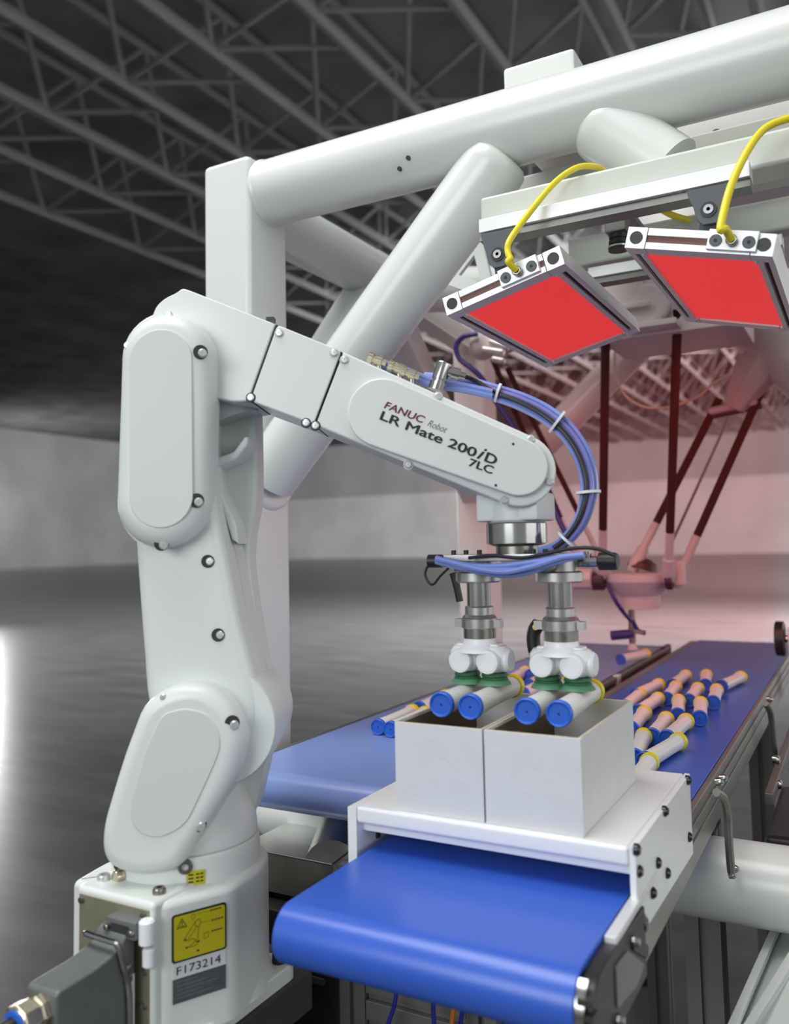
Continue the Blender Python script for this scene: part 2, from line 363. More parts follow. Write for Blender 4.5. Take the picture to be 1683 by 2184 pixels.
_p, _q = ony(1268, 262, 1.33), ony(1430, 368, 1.33); _L = (_q-_p).length
MB().lathe(_p, _q-_p, [(0, 0.040), (0.003, 0.047), (0.014, 0.054), (0.03, 0.056), (_L, 0.056)], 44).build('stub_tube', FRAMEW, frame)
MB().box(-0.60, 0.90, 1.52, 1.58, 1.86, 1.965).build('cross_beam', CREAM, frame, bevel=0.005)
MB().cyl(ony(1455, 640, 2.47), ony(1140, 965, 2.47), 0.048, n=32).build('diagonal_brace', FRAMEW, frame)
_p, _q = ony(1560, 640, 2.47), ony(1790, 850, 2.47)
MB().cyl(_p, _p+(_q-_p)*((0.86-_p.x)/(_q.x-_p.x)), 0.085, n=32).build('diagonal_brace', FRAMEW, frame)
MB().box(0.85, 0.967, 1.264, 1.390, 0, 2.022).build('column', FRAMEW, frame, bevel=0.012, seg=3)
MB().box(0.85, 0.967, 2.42, 2.535, 0, 1.90).build('column', FRAMEW, frame, bevel=0.01, seg=3)
MB().cyl((0.90, 1.38, 1.945), (0.90, 2.44, 1.86), 0.058, n=32).build('side_tube', FRAMEW, frame)
_t = [ony(1022, 488, 1.62), ony(935, 600, 1.62), ony(1060, 645, 1.62)]
_c = (_t[0]+_t[1]+_t[2])/3
_g = MB(); _o = [(p.x, p.z) for p in _t]; _i = [(_c.x+(p.x-_c.x)*0.38, _c.z+(p.z-_c.z)*0.38) for p in _t]
for _k in range(3):
    _m = (_k+1) % 3; _g.prism([_o[_k], _o[_m], _i[_m], _i[_k]], lambda a, z, d: Vector((a, d, z)), 1.62, 1.632)
_g.build('gusset_plate', FRAMEW, frame, smooth=False)
ta, tb_, tc0 = ony(1072, 150, 1.40), ony(1224, 95, 1.40), ony(1072, 190, 1.40)
b = MB(); b.box(ta.x, tb_.x, 1.40, 1.95, 2.0, (ta.z+tb_.z)/2); b.build('top_beam', FRAMEW, frame, bevel=0.007)
# overhead beams that carry the light panels
MB().box(-0.507, 0.90, 1.20, 1.262, 1.748, 1.796).build('light_beam', CREAM, frame, bevel=0.006, seg=3)
MB().box(-0.495, 0.90, 1.62, 1.67, 1.80, 1.86).build('light_beam', CREAM, frame, bevel=0.006, seg=3)
for y0, z0, x0, x1 in ((1.165, 1.712, -0.495, -0.107), (1.60, 1.752, -0.45, -0.10)):
    b = MB()
    b.box(x0, x1, y0, y0+0.035, z0+0.013, z0+0.034)
    b.build('slotted_rail', ALUW, frame, bevel=0.0015)
    MB().box(x0, x1, y0+0.008, y0+0.030, z0+0.007, z0+0.013).box(x0, x1, y0+0.002, y0+0.034, z0, z0+0.007).build('rail_slot', ALUD, frame, bevel=0.0008)
for p in ((875, 363), (852, 400)):
    q = ony(p[0], p[1], 1.28); dd = Vector((0, -0.55, -0.25 if p[1] < 390 else -0.9)).normalized(); c = Vector((q.x, 1.33, 1.964))+Vector((0, -0.86, -0.51 if p[1] < 390 else -0.8)).normalized()*0.0655
    MB().cyl(c-Vector((0, 0.002, 0)), c+Vector((0, 0.003, 0.001)), 0.004, n=12).build('drain_hole', SEAM, frame)

# ================================================================== robot arm
O = Vector((-0.762, 0.815)); AZ = R(25.0)
E_ = Vector((math.cos(AZ), math.sin(AZ), 0)); N_ = Vector((-math.sin(AZ), math.cos(AZ), 0)); ZZ = Vector((0, 0, 1))
def W(u, z, v): return Vector((O.x, O.y, 0))+E_*u+N_*v+ZZ*z
def rp(x, y, v):                                              # point of the photograph on the arm plane at depth v -> (u, z)
    d = ray(x, y); p0 = Vector((O.x, O.y, 0))+N_*v; t = (p0-CAM).dot(N_)/d.dot(N_); p = CAM+d*t
    return ((p-p0).dot(E_), p.z)
def rps(L, v): return [rp(x, y, v) for x, y in L]
robot = thing('industrial_robot', (O.x, O.y, 0.707), 'white six-axis industrial robot arm reaching over the white boxes', 'robot')
# base
fp = rnd([(O.x-0.095, O.y-0.085), (O.x+0.098, O.y-0.085), (O.x+0.098, O.y+0.095), (O.x-0.095, O.y+0.095)], 0.018)
xy = lambda a, b_, d: Vector((a, b_, d))
MB().prism(fp, xy, 0.727, 0.7085, 0.002, 0).build('base_plate', WHITE, robot)
for bx, by in ((-0.08, -0.066), (0.08, -0.066), (0.08, 0.08), (-0.08, 0.08)):
    MB().lathe((O.x+bx, O.y+by, 0.725), (0, 0, 1), [(0, 0.0095), (0.012, 0.0095), (0.014, 0.008), (0.014, 0.005), (0.008, 0.0045)], 16).build('bolt', BLACK, robot)
ztop = 0.852
LA, LB = onz(368, 1955, ztop), onz(480, 1925, ztop); ld = (LB-LA); ld.z = 0; ld.normalize(); ln = Vector((ld.y, -ld.x, 0))
A0 = LA-ld*0.012-ln*0.0; B0 = LB+ld*0.010
tower = [(O.x-0.075, 0.705), (O.x+0.050, 0.698), (A0.x, A0.y), (B0.x, B0.y), (O.x+0.098, O.y+0.030), (O.x+0.06, O.y+0.09), (O.x-0.05, O.y+0.09), (O.x-0.088, O.y+0.05), (O.x-0.088, O.y-0.05)]
MB().prism(rnd(tower, [0.005, 0.006, 0.009, 0.012, 0.03, 0.05, 0.05, 0.05, 0.03]), xy, 0.868, 0.722, 0.008, 0).build('base_tower', WHITE, robot)
MB().lathe((O.x, O.y, 0.722), ZZ, [(0, 0.104), (0.02, 0.100), (0.10, 0.093), (0.172, 0.0885), (0.176, 0.087)], 64).build('base_collar', WHITE, robot)
cb = MB().box(O.x-0.052, O.x+0.068, 0.690, 0.775, 0.73, 0.8715).build('connector_box', WHITE, robot, bevel=0.006, seg=3)
MB().box(O.x-0.045, O.x+0.063, 0.6885, 0.692, 0.735, 0.864).build('connector_panel', KHAKI, cb, bevel=0.001)
for sx, sz in ((-0.040, 0.858), (0.056, 0.858), (0.057, 0.80), (0.057, 0.765)):
    MB().cyl((O.x+sx, 0.690, sz), (O.x+sx, 0.6855, sz), 0.0035, n=12).build('panel_screw', STEELD, cb)
for sx, sy in ((-0.035, 0.715), (0.052, 0.715)):
    MB().lathe((O.x+sx, sy, 0.870), ZZ, [(0, 0.0075), (0.006, 0.0075), (0.008, 0.006), (0.008, 0.003), (0.004, 0.003)], 14).build('cap_screw', SCREWW if sx < 0 else STEELD, robot)
MB().cyl((O.x+0.058, 0.742, 0.8705), (O.x+0.058, 0.742, 0.8725), 0.007, n=16).build('plug_cap', FACE, robot)
q = Vector((-0.781, O.y-0.089, 0.8635+0.012)); MB().lathe(q, (-0.05, -1, 0), [(0, 0.008), (0.006, 0.008), (0.009, 0.006)], 14).build('adjusting_bolt', BRASS, robot)
q = Vector((O.x+0.066, 0.689, 0.842)); MB().cyl(q+Vector((0, -0.006, 0.016)), q+Vector((0, -0.006, -0.010)), 0.0085, n=16, ch=0.002).cyl(q+Vector((0, -0.003, -0.014)), q+Vector((0, -0.003, -0.034)), 0.007, n=14, ch=0.002).build('white_plug', POM, cb)
# labels on the base tower
def lpt(a, z, d=0.0006): return Vector((LA.x, LA.y, 0))+ld*a+ln*d+ZZ*z
LW = (Vector((LB.x, LB.y))-Vector((LA.x, LA.y))).length
# depth of the tower face under the label
sg = MB(); lf = lambda a, z, d: lpt(a, z, d)
lab(MB().prism(rnd([(-0.001, ztop-0.0495), (LW+0.001, ztop-0.0495), (LW+0.001, ztop+0.001), (-0.001, ztop+0.001)], 0.004), lf, 0.0014, -0.004, 0, 0).build('warning_sign_border', INK, robot), 'black border of the yellow warning sign')
sign = lab(MB().prism(rnd([(0.001, ztop-0.0475), (LW-0.001, ztop-0.0475), (LW-0.001, ztop-0.001), (0.001, ztop-0.001)], 0.003), lf, 0.0020, 0.0, 0, 0).build('warning_sign', SIGNY, robot), 'yellow warning sign with a robot diagram')
def line(parent, pts, wd, m, d=0.0023, name='printed_line', closed=False):
    b = MB(); pts = [Vector(p) for p in pts]
    if closed: pts = pts+[pts[0]]
    for p, q in zip(pts[:-1], pts[1:]):
        t = (q-p).normalized(); nn = Vector((-t.y, t.x))*wd/2
        b.add([lpt(p.x-nn.x, p.y-nn.y, d), lpt(q.x-nn.x, q.y-nn.y, d), lpt(q.x+nn.x, q.y+nn.y, d), lpt(p.x+nn.x, p.y+nn.y, d)], [(0, 1, 2, 3)])
    return b.build(name, m, parent, smooth=False)
def S(a, b): return (a*LW, ztop-0.048*b)
line(sign, [S(.07, .28), S(.25, .28), S(.16, .08)], 0.0007, INK, name='warning_triangle', closed=True)
line(sign, [S(.16, .14), S(.16, .22)], 0.0009, INK, name='warning_mark'); line(sign, [S(.11, .25), S(.21, .25)], 0.0007, INK, name='warning_mark')
line(sign, [S(.37+.035*math.cos(i), .10+.055*math.sin(i)) for i in [k*math.pi/4 for k in range(8)]], 0.0005, INKY, name='robot_diagram', closed=True)
line(sign, [S(.46+.055*math.cos(i), .27+.08*math.sin(i)) for i in [k*math.pi/5 for k in range(10)]], 0.0006, INKY, name='robot_diagram', closed=True)
for L in ([S(.41, .22), S(.22, .52), S(.20, .57), S(.26, .60), S(.44, .34)], [S(.47, .36), S(.45, .62), S(.30, .74), S(.22, .74)], [S(.28, .62), S(.36, .58), S(.42, .64), S(.46, .74), S(.30, .76)]):
    line(sign, L, 0.0006, INKY, name='robot_diagram')
for c in ((.22, .57), (.25, .75), (.47, .68), (.46, .88)): line(sign, [S(c[0]-.025, c[1]), S(c[0]+.025, c[1])], 0.0016, INK, name='robot_diagram')
line(sign, [S(.57, .55), S(.66, .52), S(.66, .64), S(.57, .66)], 0.0005, INKY, name='robot_diagram', closed=True)
line(sign, [S(.42, .07), S(.70, .07)], 0.0003, INKY, name='leader_line'); line(sign, [S(.52, .28), S(.70, .29)], 0.0003, INKY, name='leader_line')
for yy, a, b_ in ((.07, .70, .92), (.30, .72, .96), (.54, .72, .94)):
    for kk in range(4): line(sign, [S(a+(b_-a)*kk/4, yy), S(a+(b_-a)*(kk+.75)/4, yy-0.005)], 0.0013, INK, name='caption_mark')
lab(MB().prism([(0.0, ztop-0.093), (LW, ztop-0.093), (LW, ztop-0.050), (0.0, ztop-0.050)], lf, 0.0009, -0.004).build('serial_plate', PAPER, robot), 'white strip printed with the serial number')
srl = bpy.data.objects['serial_plate']
text(srl, 'serial_number', 'F173214', INK, lpt(0.004, ztop-0.0625, 0.0012), ld, ZZ, ln, width=LW-0.010, cap=0.0085)
tp = lab(MB().prism([(0.0, ztop-0.092), (LW, ztop-0.092), (LW, ztop-0.0665), (0.0, ztop-0.0665)], lf, 0.0016, 0.0).build('type_plate', PLATEG, robot), 'dark grey type plate')
for i in range(5): line(tp, [(0.003, ztop-0.0700-0.0042*i), (LW*(0.45+0.1*((i*7) % 5)), ztop-0.0700-0.0042*i)], 0.0007, INKG, 0.0018, 'plate_print')
# small sticker on the collar
cc = onz(423, 1888, 0.8765)
an = math.atan2(cc.y-O.y, cc.x-O.x)
def onc(da, z, r): return Vector((O.x+r*math.cos(an+da), O.y+r*math.sin(an+da), z))
sb = MB(); K = 6
for i in range(K+1):
    for z in (0.8685, 0.8845): sb.v.append(onc(-0.115+0.23*i/K, z, 0.0905))
for i in range(K): sb.f.append((2*i, 2*i+2, 2*i+3, 2*i+1))
st = lab(sb.build('collar_sticker', SIGNY, robot), 'small yellow sticker')
for z in (0.8805, 0.8765, 0.8725):
    s2 = MB()
    for i, (a0, a1) in enumerate(((-.09, -.03), (.0, .04), (.055, .09))):
        s2.add([onc(a0, z-0.0008, 0.0909), onc(a1, z-0.0008, 0.0909), onc(a1, z+0.0008, 0.0909), onc(a0, z+0.0008, 0.0909)], [(0, 1, 2, 3)])
    s2.build('sticker_print', INK, st, smooth=False)

# turret (first axis) with its cover
MB().lathe((O.x, O.y, 0.898), ZZ, [(0, 0.084), (0.002, 0.086), (0.012, 0.086), (0.035, 0.080), (0.06, 0.066), (0.075, 0.05)], 64).build('turret_drum', WHITE, robot)
vt = -0.078
tout = rps([(399, 1454), (354, 1470), (317, 1502), (296, 1551), (274, 1612), (250, 1690), (234, 1750), (232, 1800), (248, 1832), (285, 1850), (340, 1852), (392, 1838), (430, 1786), (470, 1722), (508, 1653), (524, 1600), (527, 1560), (510, 1510), (480, 1475), (443, 1455)], vt)
tout = [tuple(p) for p in [(v.x, v.y) for v in [Vector((x, y)) for x, y in tout]]]
def closed_spline(pts, n=4):
    P = [Vector((x, y)) for x, y in pts]; N = len(P); out = []
    for i in range(N):
        a, b_, c, d = P[i-1], P[i], P[(i+1) % N], P[(i+2) % N]
        for k in range(n):
            t = k/n; q = 0.5*((2*b_)+(c-a)*t+(2*a-5*b_+4*c-d)*t*t+(3*b_-a-3*c+d)*t**3); out.append((q.x, q.y))
    return out
tout = closed_spline(tout, 3)
tc_ = MB().prism(tout, W, -0.105, -0.060, 0.018, 0, seg=6).build('shoulder_cover', WHITE, robot)
fpoly = closed_spline(rps([(344, 1531), (368, 1517), (400, 1512), (440, 1523), (462, 1550), (470, 1583), (463, 1615), (440, 1668), (412, 1728), (398, 1752), (373, 1772), (338, 1785), (305, 1778), (284, 1755), (281, 1715), (296, 1655), (316, 1590)], -0.105), 3)
MB().prism(fpoly, W, -0.1065, -0.10, 0.0012, 0).build('cover_face', FACE, tc_)
drum_c = rp(418, 1560, -0.08); J2 = (0.050, 1.037)
MB().prism(offset(tout, -0.002), W, -0.062, 0.030, 0, 0.02).build('turret_body', WHITE, robot)
j2r = 0.068
MB().lathe(W(0.058, 1.043, -0.066), N_, [(0, j2r), (0.004, j2r+0.002), (0.045, j2r+0.002), (0.13, j2r-0.004), (0.15, j2r-0.012), (0.152, 0.03)], 48).build('shoulder_drum', WHITE, robot)
MB().prism(rnd([(-0.06, 0.90), (0.075, 0.90), (0.10, 1.00), (0.085, 1.05), (-0.02, 1.05)], 0.03), W, 0.02, 0.085, 0.0, 0.02).build('turret_back', WHITE, robot)
for (x, y), rr in (((258, 1842), .0085), ((395, 1847), .0085), ((315, 1849), .0055)):
    u, z = rp(x, y, -0.085); u2 = max(-0.08, min(0.08, u)); vv = -math.sqrt(max(0.0, 0.087**2-u2*u2))
    u, z = rp(x, y, vv); c = W(u, z, vv); nrm = Vector((c.x-O.x, c.y-O.y, 0)).normalized()
    MB().lathe(c-nrm*0.006, nrm, [(0, rr), (0.010, rr), (0.012, rr*.8), (0.012, rr*.5), (0.007, rr*.45)], 16).build('turret_bolt', STEELD if rr > .006 else SCREWW, robot)

# link arm between shoulder and elbow
vl = -0.070
larm = rps([(292, 1100), (297, 1200), (304, 1300), (312, 1400), (322, 1500), (360, 1600), (480, 1620), (545, 1560), (556, 1500), (540, 1420), (516, 1330), (498, 1240), (480, 1150), (462, 1060), (450, 940), (440, 800), (420, 740), (330, 740), (300, 800), (290, 1000)], vl+0.014)
link = MB().prism(closed_spline(larm, 3), W, vl, -0.020, 0.014, 0, seg=5).build('link_arm', WHITE, robot)
lback = rps([(330, 1100), (345, 1385), (350, 1600), (500, 1620), (560, 1560), (566, 1490), (552, 1420), (535, 1330), (522, 1240), (518, 1180), (525, 1120), (535, 1060), (535, 940), (530, 850), (500, 800), (400, 740), (340, 800)], -0.02)
pocket = rps([(330, 1100), (345, 1385), (350, 1600), (500, 1620), (560, 1560), (566, 1490), (552, 1420), (535, 1330), (520, 1250), (508, 1180), (488, 1110), (468, 1010), (460, 900), (450, 830), (400, 740), (340, 800)], -0.02)
MB().prism(closed_spline(pocket, 3), W, -0.024, 0.020, 0, 0).build('link_web', WHITE, robot)
MB().prism(closed_spline(lback, 3), W, 0.010, 0.062, 0.006, 0.014).build('link_back', WHITE, robot)
MB().prism(rps([(448, 988), (505, 966), (528, 935), (536, 935), (536, 950), (512, 982), (455, 1004)], -0.02), W, -0.036, 0.02, 0.003, 0).build('link_rib', WHITE, robot)
MB().prism(rps([(462, 1040), (470, 1035), (510, 1120), (514, 1160), (500, 1150), (485, 1100)], -0.02), W, -0.034, 0.02, 0.003, 0).build('link_rib', WHITE, robot)

# elbow cover (belt cover of the third axis)
vs_ = -0.078
c0 = rp(361, 770, vs_); c1 = rp(352, 1070, vs_)
ec = MB().prism(stadium(c0, c1, 0.0550, 18), W, -0.104, -0.050, 0.024, 0, seg=6).build('elbow_cover', WHITE, robot)
f0 = rp(343, 770, -0.104); f1 = rp(344, 1057, -0.104)
MB().prism(stadium(f0, f1, 0.0375, 18), W, -0.1055, -0.10, 0.001, 0).build('cover_face', FACE, ec)
MB().prism(stadium(rp(362, 765, -0.05), rp(355, 1075, -0.05), 0.0580, 18), W, -0.058, -0.030, 0.004, 0.004).build('elbow_flange', WHITE, robot)

# elbow block and forearm
ve = -0.060
eb = rps([(320, 690), (330, 655), (350, 636), (376, 624), (388, 614), (402, 618), (588, 691), (530, 855), (498, 858), (455, 848), (400, 830), (330, 780)], ve)
MB().prism(rnd(eb, [0.02, 0.02, 0.02, 0.006, 0.006, 0.006, 0.005, 0.005, 0.01, 0.02, 0.02, 0.02]), W, ve, 0.060, 0.0025, 0.0025).build('elbow_block', WHITE, robot)
MB().lathe(W(*rp(452, 800, 0.0), -0.03), N_, [(0, 0.046), (0.085, 0.046), (0.09, 0.04)], 36).build('elbow_drum', WHITE, robot)
uh, zh = rp(478, 862, -0.01)
MB().lathe(W(*rp(470, 800, 0.0), -0.0), (E_*0.35-ZZ*1.0), [(0, 0.035), (0.050, 0.035), (0.062, 0.030)], 32).build('elbow_motor', FACE, robot)
fdir = Vector(rp(728, 748, ve))-Vector(rp(588, 691, ve))
def seam(p, q, v=ve, wd=0.0018, name='joint_seam'):
    a, b_ = Vector(rp(*p, v)), Vector(rp(*q, v)); d = (b_-a).normalized(); t = Vector((-d.y, d.x))*wd/2
    return MB().prism([(a.x-t.x, a.y-t.y), (b_.x-t.x, b_.y-t.y), (b_.x+t.x, b_.y+t.y), (a.x+t.x, a.y+t.y)], W, v+0.0008, 0.055).build(name, SEAM, robot)
seam((590, 692), (531, 854))
f1p = rps([(591, 692), (729, 748), (669, 906), (533, 855)], ve)
MB().prism(rnd(f1p, 0.006), W, ve, 0.058, 0.0022, 0.0022).build('forearm_housing', WHITE, robot)
seam((728, 750), (668, 906))
j5 = Vector(rp(1108, 1003, ve)); rj = (Vector(rp(1186, 1012, ve))-j5).length
topl = Vector(rp(732, 750, ve)); botl = Vector(rp(672, 907, ve))
ang_t = math.atan2(*(j5-topl).yx)
def tangent(p, c, r, side):
    d = c-p; L = d.length; th = math.atan2(d.y, d.x); a = math.asin(r/L); t = th+side*a; ln_ = math.sqrt(L*L-r*r)
    return p+Vector((math.cos(t), math.sin(t)))*ln_
tt, tb = tangent(topl, j5, rj, 1), tangent(botl, j5, rj, -1)
a1 = math.atan2(*(tt-j5).yx); a0 = math.atan2(*(tb-j5).yx)
if a1 < a0: a1 += 2*math.pi
arc = [(j5.x+rj*math.cos(a0+(a1-a0)*k/20), j5.y+rj*math.sin(a0+(a1-a0)*k/20)) for k in range(21)]
fore = [tuple(topl), tuple(botl)]+arc
fa = MB().prism(fore, W, ve, 0.052, 0.003, 0.004).build('forearm', WHITE, robot)
fc0, fc1 = rp(816, 882, ve), rp(1106, 998, ve)
r0 = (Vector(rp(816, 882, ve))-Vector(rp(744, 905, ve))).length*0.97
r1_ = (Vector(rp(1106, 998, ve))-Vector(rp(1165, 1015, ve))).length*1.0
fcov = MB().prism(stadium(fc0, fc1, r0, 18, r1_), W, ve-0.0085, ve+0.004, 0.0022, 0, seg=4).build('forearm_cover', WHITE, robot)
vx = ve-0.0085
def txt(name, s, m, p, q, cap, **k):
    a, b_ = Vector(rp(*p, vx)), Vector(rp(*q, vx)); d = (b_-a); wdt = d.length; d.normalize()
    right = E_*d.x+ZZ*d.y; up = E_*(-d.y)+ZZ*d.x
    text(fcov, name, s, m, W(a.x, a.y, vx), right, up, -N_, width=wdt, cap=cap, **k)
txt('brand_lettering', 'FANUC', INKR, (819, 870), (902, 903), 0.0085, thick=0.035, shear=0.12)
txt('robot_lettering', 'Robot', INKG, (911, 908), (951, 924), 0.0080, shear=0.3)
txt('model_lettering', 'LR Mate 200', INK, (810, 894), (1012, 975), 0.0105, thick=0.055)
txt('model_lettering', 'i', INK, (1017, 977), (1029, 982), 0.0150, thick=0.035, shear=0.35)
txt('model_lettering', 'D', INK, (1033, 983), (1055, 992), 0.0112, thick=0.055)
txt('model_lettering', '7LC', INK, (999, 993), (1049, 1011), 0.0090, thick=0.05)
for p in ((1094.6, 947), (1057.5, 1035)):
    c = W(*rp(*p, vx), vx); MB().cyl(c+N_*0.001, c-N_*0.0004, 0.0016, n=10).build('index_hole', INK, fcov)
for x, y in ((596, 711), (535, 848), (713, 753), (735, 768), (653, 902), (673, 908), (934, 846), (1131, 938), (1172, 1028), (1076, 1067), (871, 991)):
    c = W(*rp(x, y, ve), ve); dk = y > 895 and x < 700 or (x, y) == (535, 848)
    s_ = screw(robot, c, -N_, 0.0046, 0.003, ring=False)
    MB().lathe(c+N_*0.001, -N_, [(0, 0.0062), (0.0013, 0.0062), (0.0013, 0.0047)], 16).build('screw_recess', SEAM if dk else FACE, s_)
for x, y, v in ((432, 754, -0.102), (424, 1071, -0.102), (349, 1163, -0.094), (500, 1546, -0.102), (429, 1762, -0.100)):
    c = W(*rp(x, y, v), v); s_ = screw(robot, c, -N_+E_*0.3, 0.0052, 0.004, ring=False)
    MB().lathe(c-E_*0.003+N_*0.002+ZZ*0.002, (-N_+E_*0.3), [(0, 0.0085), (0.0022, 0.0085), (0.0022, 0.005)], 18).build('screw_recess', SEAM, s_)
for x, y, v in ((361, 671, -0.086), (272, 737, -0.094), (262, 1082, -0.094), (349, 1487, -0.100), (253, 1723, -0.098), (312, 1214, -0.066), (326, 1383, -0.066)):
    c = W(*rp(x, y, v), v); screw(robot, c, -N_, 0.004, 0.003, ring=False)
for x, y in ((448, 1197), (470, 1354)):
    c = W(*rp(x, y, vl), vl); s_ = screw(robot, c, -N_, 0.0048, 0.003, ring=False)
    MB().lathe(c-E_*0.0025, -N_, [(0, 0.0078), (0.0014, 0.0078), (0.0014, 0.004)], 16).build('screw_recess', SEAM, s_)
c = W(*rp(578, 683, 0.0), 0.0); MB().obox(c, E_, N_, ZZ, 0.005, 0.006, 0.003).build('rubber_plug', BLACK, robot)
c = W(*rp(603, 1490, 0.05), 0.05); MB().obox(c, E_, N_, ZZ, 0.002, 0.008, 0.016).build('rubber_seal', BLACK, robot)

# wrist above the gripper
J6 = Vector((-0.379, 0.985, 0))
def J(z): return J6+ZZ*z
MB().box(J6.x-0.040, J6.x+0.040, J6.y-0.034, J6.y+0.034, 1.277, 1.312).lathe(J(1.2745), ZZ, [(0, 0.0365), (0.004, 0.038), (0.025, 0.038)], 40).build('wrist_block', WHITE, robot, bevel=0.004)
MB().lathe(J(1.247), ZZ, [(0, 0.030), (0.003, 0.0375), (0.027, 0.0375), (0.028, 0.036)], 48).build('wrist_flange', STEEL, robot)
MB().lathe(J(1.2375), ZZ, [(0, 0.026), (0.0105, 0.026)], 32).build('flange_adapter', STEELD, robot)

# ================================================================== vacuum gripper
grip = thing('vacuum_gripper', (J6.x, J6.y, 1.10), 'double vacuum gripper with four green suction cups under the robot wrist', 'gripper')
MB().box(J6.x-0.085, J6.x+0.080, J6.y-0.035, J6.y+0.035, 1.229, 1.2375).build('mounting_plate', ALU, grip, bevel=0.001)
for gx in (-0.075, -0.058, -0.040, 0.03, 0.045, 0.06):
    MB().cyl((J6.x+gx, J6.y-0.025, 1.2375), (J6.x+gx, J6.y-0.025, 1.243), 0.0032, n=10).build('plate_bolt', BLACK, grip)
GX = (-0.4325, -0.3265)
GY = 0.985
tube_y = 0.985
for i, gx in enumerate(GX):
    oz = 0.0
    c = Vector((gx, GY, 0))
    MB().lathe(c+ZZ*1.202, ZZ, [(0, 0.026), (0.002, 0.0285), (0.012, 0.0285), (0.014, 0.023), (0.028, 0.023)], 36).build('upper_collar', ALU, grip)
    MB().lathe(c+ZZ*1.168, ZZ, [(0, 0.0150), (0.036, 0.0150)], 28).build('column_shaft', STEEL, grip)
    MB().lathe(c+ZZ*1.157, ZZ, [(0, 0.020), (0.002, 0.0215), (0.005, 0.0180), (0.014, 0.0180), (0.016, 0.0155)], 32).build('shaft_collar', ALU, grip)
    cl = MB().lathe(c+ZZ*1.145, ZZ, [(0, 0.0215), (0.001, 0.0225), (0.012, 0.0225), (0.0135, 0.0205)], 32)
    cl.box(gx-0.032, gx-0.018, GY-0.006, GY+0.006, 1.146, 1.156).box(gx+0.018, gx+0.030, GY-0.006, GY+0.006, 1.146, 1.156).build('clamp_ring', ALU, grip)
    MB().lathe(c+ZZ*1.133, ZZ, [(0, 0.0205), (0.0125, 0.0205)], 32).build('lower_ring', STEELD, grip)
    MB().lathe(c+ZZ*1.116, ZZ, [(0, 0.032), (0.005, 0.028), (0.010, 0.0215), (0.0175, 0.0205)], 12).build('swivel_neck', POM, grip, bevel=0.0015)
    for k, s in enumerate((-1, 1)):
        hx = gx+s*0.0185
        hd = MB(); hd.lathe((hx, GY, 1.104), ZZ, [(-0.013, 0.011), (-0.006, 0.0195), (0.000, 0.0215), (0.012, 0.0215), (0.020, 0.016)], 10)
        h_ = hd.build('swivel_body', POM, grip, bevel=0.002)
        MB().box(hx-0.010, hx+0.010, GY-0.012, GY+0.012, 1.114, 1.127).build('swivel_lug', POM, h_, bevel=0.003)
        MB().lathe((hx, GY-0.015, 1.106), (0, -1, 0), [(0, 0.0150), (0.007, 0.0150), (0.009, 0.0138), (0.009, 0.012), (0.0095, 0.0115)], 28).build('round_cap', POM, h_)
        if s > 0: MB().lathe((hx+0.013, GY+0.002, 1.106), (1, 0, 0), [(0, 0.0150), (0.006, 0.0150), (0.009, 0.0125)], 24).build('round_cap', POM, h_)
        cup = MB(); cup.lathe((hx, GY, 1.0825), ZZ, [(0, 0.0170), (0.003, 0.0150), (0.0045, 0.0165), (0.008, 0.0150), (0.010, 0.0080), (0.015, 0.007)], 24)
        cu_ = cup.build('suction_cup', GREEN, grip)
        lp = MB(); lp.lathe((hx, GY, 1.0765), ZZ, [(0, 0.0205), (0.0025, 0.0195), (0.0065, 0.0160)], 24); lp.build('cup_lip', GREENL, cu_)
# fittings, valve blocks on the mounting plate
b = MB(); b.cyl((-0.445, 0.945, 1.222), (-0.418, 0.945, 1.222), 0.0055, n=12).cyl((-0.430, 0.945, 1.222), (-0.405, 0.945, 1.221), 0.0065, n=6).cyl((-0.405, 0.945, 1.221), (-0.390, 0.945, 1.2205), 0.005, n=12)
b.build('push_fitting', STEEL, grip)
MB().lathe((-0.325, 0.955, 1.222), (-0.4, -1, 0), [(0, 0.006), (0.014, 0.006), (0.014, 0.003), (0.004, 0.003)], 14).build('port_fitting', STEELD, grip)
kn = P0 = ony(915, 1197, 0.965)
MB().lathe(kn, (1, 0.1, 0.0), [(0, 0.0085), (0.018, 0.0085), (0.018, 0.006), (0.040, 0.005)], 14).build('end_plug', BLACK, grip)
kn2 = ony(1318, 1197, 1.0)
MB().lathe(kn2, (-1, 0, 0), [(0, 0.009), (0.003, 0.0105), (0.022, 0.0105), (0.024, 0.007)], 16).build('end_plug', BLACK, grip)
b = MB()
q = kn2-Vector((0.024, 0, 0)); b.cyl(q, q-Vector((0.03, 0, 0)), 0.0065, n=8).cyl(q-Vector((0.012, 0, 0.002)), q-Vector((0.012, 0, -0.012)), 0.005, n=10).cyl(q-Vector((0.028, 0, 0)), q-Vector((0.05, 0, -0.004)), 0.0045, n=10)
b.build('push_fitting', STEEL, grip)
sensor = [ony(1150, 1330, 1.02), ony(1138, 1350, 1.02), ony(1140, 1385, 1.02), ony(1150, 1405, 1.02)]
MB().tube(sensor, 0.009, 10, 4).build('black_grip_lever', BLACK, grip)
MB().cyl(sensor[0]+Vector((0, -0.010, -0.003)), sensor[0]+Vector((0, -0.014, -0.003)), 0.004, n=10).build('yellow_dot', CAPY, grip)
sens = [ony(966, 1222, 1.03), ony(974, 1250, 1.03), ony(981, 1283, 1.03)]
MB().tube(sens, 0.005, 8, 4).build('black_cable_end', BLACK, grip)

